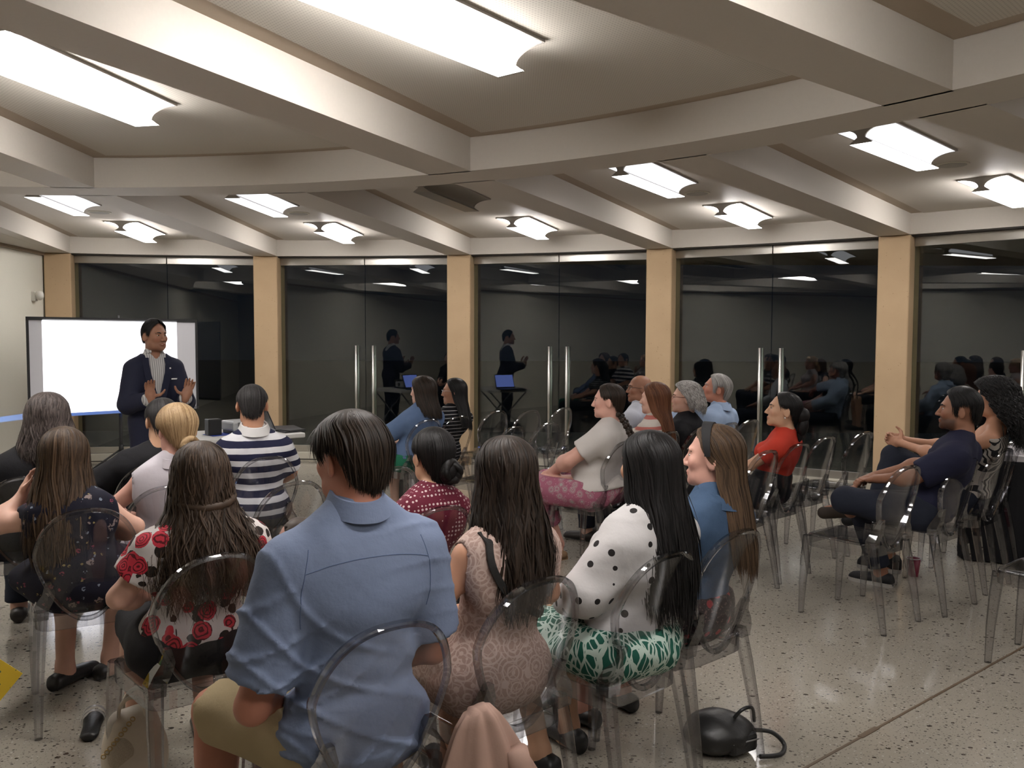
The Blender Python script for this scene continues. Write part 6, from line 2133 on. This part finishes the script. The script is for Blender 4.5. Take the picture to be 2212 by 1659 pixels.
# ------------------------------------------------------------------ projector table
TF = V3(-1.817, 7.431, 0)
td = (V3(-1.817, 7.431, 0) - V3(-2.394, 6.972, 0)).normalized()
tb = V3(-td.y, td.x, 0)
TL, TWd = 0.98, 0.72
tc_ = TF - td * (TL / 2) + tb * (TWd / 2)
trz = math.atan2(td.y, td.x)
o = empty('folding_table', (tc_.x, tc_.y, 0), trz)
tag(o, 'white folding table carrying the projector and laptop', 'table')
MB().box((0, 0, 0.70), (TL, TWd, 0.042)).build('table_top', plain('white_laminate', (0.62, 0.61, 0.58), 0.4), o, bevel=0.01)
M_LEG = plain('grey_tube', (0.25, 0.25, 0.26), 0.4, 0.8)
for s in (-1, 1):
    for q in (-1, 1):
        MB().tube([(s * (TL / 2 - 0.10), q * 0.30, 0.68), (s * (TL / 2 - 0.10), -q * 0.30, 0.012)], 0.013, 8).build('leg', M_LEG, o, smooth=True)
    MB().tube([(s * (TL / 2 - 0.10), -0.32, 0.012), (s * (TL / 2 - 0.10), 0.32, 0.012)], 0.013, 8).build('foot_bar', M_LEG, o, smooth=True)
def on_table(px, py):
    return (px, py, 0.7215)
M_SILVER = plain('silver_plastic', (0.42, 0.43, 0.44), 0.4, 0.2)
M_BLACKP = plain('black_plastic', (0.012, 0.012, 0.013), 0.45)
prz = math.atan2(-wv.x, wv.y) if False else srz
o = empty('projector', on_table(-2.37, 7.43), srz)
tag(o, 'silver projector with a dark side grille on the white table', 'projector')
b = MB(); b.box((0, 0, 0.070), (0.30, 0.24, 0.085)); b.build('body', M_SILVER, o, bevel=0.018)
b = MB(); b.box((0, 0, 0.018), (0.27, 0.21, 0.030)); b.build('base', M_BLACKP, o, bevel=0.004)
b = MB(); b.box((0.1505, 0.0, 0.07), (0.006, 0.19, 0.055)); b.build('rear_panel', M_BLACKP, o)
b = MB(); b.tube([(0.0, 0.11, 0.070), (0.0, 0.136, 0.070)], 0.030, 16)
lens = b.build('lens_ring', M_BLACKP, o, smooth=True)
b = MB(); b.box((-0.06, -0.121, 0.085), (0.09, 0.004, 0.035)); b.build('vent', plain('dark_grille', (0.12, 0.12, 0.12), 0.6), o)
o = empty('speaker_box', on_table(-2.56, 7.235), trz)
tag(o, 'small black speaker box beside the projector', 'speaker')
MB().box((0, 0, 0.07), (0.115, 0.10, 0.138)).build('cabinet', M_BLACKP, o, bevel=0.006)
MB().box((0, -0.0515, 0.07), (0.095, 0.004, 0.118)).build('front_grille', plain('black_mesh', (0.02, 0.02, 0.02), 0.9), o)
o = MB().box((-2.47, 7.31, 0.723), (0.34, 0.20, 0.003), trz + 0.1).build('blue_cloth', plain('blue_cloth_mat', (0.02, 0.05, 0.32), 0.8))
tag(o, 'flat royal blue cloth under the projector', 'cloth')
# laptop with its lid up, screen towards the presenter
o = empty('laptop', on_table(-2.07, 7.70), math.radians(117))
tag(o, 'open black laptop on the white table behind the striped polo', 'laptop')
MB().box((0, 0, 0.010), (0.34, 0.24, 0.018)).build('keyboard_base', M_BLACKP, o, bevel=0.004)
M_ = Matrix.Rotation(math.radians(-22), 3, 'X')
lid = MB().box(V3(0, 0.12, 0.02) + M_ @ V3(0, 0, 0.12), (0.34, 0.010, 0.24), 0, M_).build('lid', M_BLACKP, o, bevel=0.004)
MB().box(V3(0, 0.12, 0.02) + M_ @ V3(0, -0.0058, 0.122), (0.315, 0.001, 0.205), 0, M_).build('display', emit('laptop_display', (0.25, 0.35, 1.0), 1.4), lid)
o = empty('paper_folder', on_table(-1.955, 7.50), trz + 0.1)
tag(o, 'black folders lying at the end of the white table', 'folder')
MB().box((0, 0, 0.006), (0.20, 0.13, 0.012)).build('folder', M_BLACKP, o)
MB().box((0.02, 0.01, 0.016), (0.18, 0.12, 0.008), 0.2).build('folder', plain('dark_grey_card', (0.03, 0.03, 0.03), 0.5), o)

# ------------------------------------------------------------------ black-draped table with white boxes
o = empty('draped_table', (3.72, 5.98, 0), math.radians(-28))
tag(o, 'table covered by a black cloth at the right picture edge', 'table')
b = MB()
rings = []
for z, g in ((0.715, 0.0), (0.70, 0.012), (0.5, 0.02), (0.25, 0.03), (0.01, 0.04)):
    r = []
    n = 72
    for k in range(n):
        a = 2 * math.pi * k / n
        cx, cy = math.cos(a), math.sin(a)
        m = max(abs(cx), abs(cy))
        x, y = cx / m * 0.45, cy / m * 0.30
        wv_ = 1 + g * (0.6 + 0.9 * math.sin(a * 19)) 
        r.append((x * wv_, y * wv_, z))
    rings.append(r)
b.loft(rings, True, True)
b.build('black_cloth', FB['black'], o, smooth=False)
MB().box((0, 0, 0.7135), (0.88, 0.58, 0.012)).build('table_top', FB['black'], o)
M_WBOX = plain('white_card', (0.55, 0.53, 0.54), 0.6)
for k in range(4):
    o = empty('white_box', (3.56 + 0.035 * k, 5.86 + 0.02 * k, 0.7205 + 0.042 * k), math.radians(-28 + (2, -1, 1, -2)[k]))
    tag(o, ['bottom', 'second', 'third', 'top'][k] + ' white box in the stepped stack on the black cloth' if k not in (0, 3) else ['lowest', '', '', 'topmost'][k] + ' white box in the stepped stack on the black cloth', 'box', 'white boxes on the black cloth')
    MB().box((0, 0, 0.0165), (0.30 - 0.045 * k, 0.22 - 0.03 * k, 0.033)).build('tray', M_WBOX, o)
    MB().box((0, 0, 0.037), (0.306 - 0.045 * k, 0.226 - 0.03 * k, 0.008)).build('lid', M_WBOX, o)

# ------------------------------------------------------------------ small things on the floor and chairs
o = empty('paper_cup', (2.649, 5.516, 0))
tag(o, 'red paper cup standing on the floor under the clear chairs', 'cup')
MB().loft([[(r * math.cos(2 * math.pi * k / 24), r * math.sin(2 * math.pi * k / 24), z) for k in range(24)] for r, z in ((0.030, 0.0), (0.031, 0.002), (0.044, 0.118), (0.041, 0.118), (0.029, 0.008))]).build('cup_wall', plain('maroon_card', (0.16, 0.006, 0.028), 0.5), o, smooth=True)
MB().tube([(0.044 * math.cos(2 * math.pi * k / 24), 0.044 * math.sin(2 * math.pi * k / 24), 0.119) for k in range(24)], 0.0025, 6, closed=True).build('rim', M_WBOX, o, smooth=True)

o = empty('clear_cup', (0.16, 6.93, 0.4605))
tag(o, 'clear plastic cup on the seat of an empty chair', 'cup')
MB().loft([[(r * math.cos(2 * math.pi * k / 24), r * math.sin(2 * math.pi * k / 24), z) for k in range(24)] for r, z in ((0.030, 0.0), (0.042, 0.12), (0.0405, 0.12), (0.029, 0.004))]).build('cup_wall', M_CLEAR, o, smooth=True)
MB().tube([(0.042 * math.cos(2 * math.pi * k / 24), 0.042 * math.sin(2 * math.pi * k / 24), 0.12) for k in range(24)], 0.002, 6, closed=True).build('rim', M_CLEAR_EDGE, o, smooth=True)

# black mini backpack lying on the floor
o = empty('backpack', (0.80, 3.14, 0), math.radians(25))
tag(o, 'small black leather backpack lying on the floor under the headband woman', 'bag')
F_ = Field((-0.19, -0.16, -0.005), (0.19, 0.16, 0.20), 0.008)
F_.prim(ell('x', (0, 0, 0.068), (0.135, 0.105, 0.072), None, 0.02))
F_.prim(ell('x', (-0.04, 0.02, 0.075), (0.10, 0.09, 0.070), None, 0.03))
F_.folds(0.003, 4, 40, 30)
F_.F[:, :, 0] = 0.05
Vv, Qq = F_.surface()
link('bag_body', np_mesh('bag_body', Vv, Qq), FB['strap'], o)
MB().box((0.03, -0.075, 0.055), (0.13, 0.05, 0.07), 0.1).build('front_pocket', FB['strap'], o, bevel=0.015)
b = MB(); b.tube(smooth_path([(0.02, -0.03, 0.12), (0.05, -0.05, 0.165), (0.10, -0.05, 0.165), (0.13, -0.03, 0.10)]), 0.007, 8); b.build('top_handle', FB['strap'], o, smooth=True)
b = MB(); b.tube(smooth_path([(0.10, -0.05, 0.08), (0.17, -0.08, 0.07), (0.205, -0.11, 0.03), (0.16, -0.14, 0.012), (0.08, -0.12, 0.012)]), 0.0085, 8); b.build('shoulder_strap', FB['strap'], o, smooth=True)
b = MB(); b.tube([(-0.03, -0.102, 0.07), (0.09, -0.102, 0.07)], 0.003, 6); b.build('zip', plain('dull_metal', (0.3, 0.3, 0.3), 0.35, 1.0), o)

# cream handbag beneath the rose-print chair
o = empty('handbag', (-1.32, 2.90, 0), math.radians(12))
o.scale = (0.74, 0.9, 0.95)
tag(o, 'cream handbag with chain standing on the floor beneath the rose-print blouse', 'bag')
F_ = Field((-0.19, -0.12, -0.005), (0.19, 0.12, 0.34), 0.010)
F_.prim(cap('x', (-0.07, 0, 0.07), (0.07, 0, 0.07), 0.072, 0.072, 0.03))
F_.prim(cap('x', (-0.06, 0, 0.22), (0.06, 0, 0.24), 0.040, 0.035, 0.08))
F_.prim(ell('x', (0, 0, 0.14), (0.14, 0.065, 0.14), None, 0.05))
F_.folds(0.003, 2, 26, 20)
F_.F[:, :, 0] = 0.05
Vv, Qq = F_.surface()
M_CREAMB = plain('cream_leather', (0.60, 0.53, 0.43), 0.6, nscale=30, nbump=0.1, var=0.06)
link('bag_body', np_mesh('bag_body', Vv, Qq), M_CREAMB, o)
b = MB(); b.ellip((-0.035, -0.055, 0.11), (0.070, 0.022, 0.085), 20, 12); b.build('bouclé_panel'.replace('é', 'e'), plain('boucle_cream', (0.50, 0.43, 0.33), 0.95, nscale=220, nbump=1.0, var=0.3), o, smooth=True)
for s in (-1, 1):
    b = MB(); b.tube(smooth_path([(-0.06, s * 0.03, 0.23), (-0.05, s * 0.04, 0.30), (0.0, s * 0.045, 0.335), (0.05, s * 0.04, 0.31), (0.06, s * 0.03, 0.23)]), 0.008, 8); b.build('handle', M_CREAMB, o, smooth=True)
for k in range(9):
    t = k / 8
    b = MB(); c = V3(-0.12 + 0.13 * t, -0.060 - 0.015 * math.sin(math.pi * t), 0.13 + 0.13 * t)
    b.tube([c + V3(0.010 * math.cos(a), 0.004 * (k % 2), 0.008 * math.sin(a)) for a in [2 * math.pi * j / 10 for j in range(10)]], 0.0025, 5, closed=True)
    b.build('chain_link', plain('gold_metal', (0.45, 0.32, 0.14), 0.3, 1.0), o, smooth=True)

# slip-on sandal left on the floor
o = empty('sandal', (-1.665, 3.29, 0), math.radians(20))
tag(o, 'dark sandal with a silver strap alone on the floor by the cream handbag', 'shoe')
MB().loft([[(w * math.cos(a), y, 0.002 + h * 0.5 + h * 0.5 * math.sin(a)) for a in [2 * math.pi * j / 12 for j in range(12)]] for y, w, h in ((-0.11, 0.022, 0.025), (-0.09, 0.034, 0.03), (0.0, 0.033, 0.028), (0.08, 0.042, 0.024), (0.13, 0.030, 0.02))]).build('sole', FB['strap'], o, smooth=True)
for yy in (0.04, 0.085):
    b = MB(); b.loft([[(0.043 * math.cos(t), yy - 0.012, 0.02 + 0.045 * math.sin(t)), (0.043 * math.cos(t), yy + 0.012, 0.02 + 0.042 * math.sin(t))] for t in [math.pi * k / 10 for k in range(11)]], close=False, caps=False)
    b.build('strap', plain('silver_leather', (0.32, 0.31, 0.30), 0.35, 0.4), o, smooth=True)

# yellow leaflet at the left picture edge
o = MB().box((0, 0, 0), (0.21, 0.004, 0.16)).build('leaflet', None)
def leaflet_mat():
    m, nt, out = new_mat('yellow_leaflet')
    v = coords(nt)
    vo = voro(nt, v, 60)
    spk = mathn(nt, 'MULTIPLY', mathn(nt, 'LESS_THAN', vo.outputs['Distance'], 0.25), mathn(nt, 'GREATER_THAN', noise(nt, v, 25, 2), 0.52))
    col = mixc(nt, spk, (0.62, 0.42, 0.03), (0.10, 0.14, 0.06))
    g = nt.nodes.new('ShaderNodeVectorMath'); g.operation = 'DISTANCE'; nt.links.new(v, g.inputs[0]); g.inputs[1].default_value = (-0.02, 0, 0.01)
    col = mixc(nt, mathn(nt, 'LESS_THAN', g.outputs['Value'], 0.045), col, (0.10, 0.30, 0.10))
    pbsdf(nt, out, col, 0.4)
    return m
o.data.materials.append(leaflet_mat())
o.location = (-1.865, 2.915, 0.365); o.rotation_euler = (math.radians(-18), math.radians(38), math.radians(10))
tag(o, 'yellow printed leaflet at the left picture edge', 'leaflet')

# dusty beige cardigan hanging between the front chairs
o = empty('cardigan', (-0.090, 2.13, 0), math.radians(20))
tag(o, 'dusty beige cardigan hanging down beside the blue-shirted man\'s chair', 'clothing')
rings = []
for t in range(15):
    u = t / 14
    z = 0.605 - 0.42 * u
    w = 0.035 + 0.105 * min(1, u * 1.5) ** 0.7
    ring = []
    for k in range(96):
        a = 2 * math.pi * k / 96
        f = 1 + (0.08 + 0.24 * u) * math.sin(7 * a + 1.3 + 0.8 * u) + (0.04 + 0.08 * u) * math.sin(11 * a + 3 * u)
        ring.append((w * math.cos(a) * f + 0.05 * u, (0.030 + 0.03 * u) * math.sin(a) * f, z + 0.012 * math.cos(a)))
    rings.append(ring)
MB().loft(rings).build('body', fabric('dusty_beige', solid((0.36, 0.235, 0.19), 0.06), 0.85, 300, 0.3), o, smooth=True)
sl_ = []
for t in range(10):
    u = t / 9
    sl_.append(V3(0.10 + 0.05 * u, -0.03, 0.50 - 0.34 * u))
MB().tube(sl_, [0.030 + 0.012 * math.sin(3 * u / 9) for u in range(10)], 14).build('sleeve', MATS.get('x') or bpy.data.materials['fabric_dusty_beige'], o, smooth=True)

# baby held by the man in blue, only the crown of its head shows past his arm
o = person(-0.62, 2.40, 26, 'baby with thin brown hair held in front of the blue-shirted man', z=0.60, group='baby')
F_ = Field((-0.16, -0.14, -0.02), (0.16, 0.24, 0.50), 0.010)
hc_ = (0.015, 0.0, 0.375)
for pr_ in (ell('x', hc_, (0.062, 0.070, 0.066), None, 0.02), ell('x', (0.015, 0.035, 0.345), (0.050, 0.045, 0.045), None, 0.03), ell('x', (0.015, 0.075, 0.350), (0.010, 0.010, 0.010), None, 0.012),
            ell('x', (-0.045, -0.005, 0.365), (0.010, 0.014, 0.020), None, 0.008), ell('x', (0.075, -0.005, 0.365), (0.010, 0.014, 0.020), None, 0.008),
            cap('x', (0.01, 0.0, 0.32), (0.01, 0.02, 0.10), 0.055, 0.075, 0.03),
            cap('x', (-0.05, 0.01, 0.26), (-0.085, 0.08, 0.20), 0.026, 0.020, 0.02), cap('x', (0.07, 0.01, 0.26), (0.10, 0.08, 0.20), 0.026, 0.020, 0.02),
            cap('x', (-0.05, 0.03, 0.09), (-0.08, 0.15, 0.05), 0.040, 0.026, 0.03), cap('x', (0.06, 0.03, 0.09), (0.08, 0.15, 0.05), 0.040, 0.026, 0.03)):
    F_.prim(pr_)
Vv, Qq = F_.surface()
me = np_mesh('body', Vv, Qq)
at = me.color_attributes.new('tone', 'FLOAT_COLOR', 'POINT'); at.data.foreach_set('color', np.ones(len(Vv) * 4, dtype=np.float32))
link('body', me, SK['pink'], o)
F_ = Field((-0.12, -0.12, 0.28), (0.14, 0.12, 0.48), 0.009)
F_.prim(ell('x', (0.015, -0.003, 0.378), (0.0635, 0.0715, 0.0675), None, 0.01))
F_.plane((0.015, -0.01, 0.425), (0.25, 0.35, -1))
Vv, Qq = F_.surface()
link('hair', np_mesh('hair', Vv, Qq), HR['brown'], o)
F_ = Field((-0.12, -0.12, -0.02), (0.14, 0.14, 0.36), 0.011)
F_.prim(cap('x', (0.01, 0.0, 0.285), (0.01, 0.02, 0.08), 0.066, 0.086, 0.03))
Vv, Qq = F_.surface()
link('romper', np_mesh('romper', Vv, Qq), FB['white'], o)
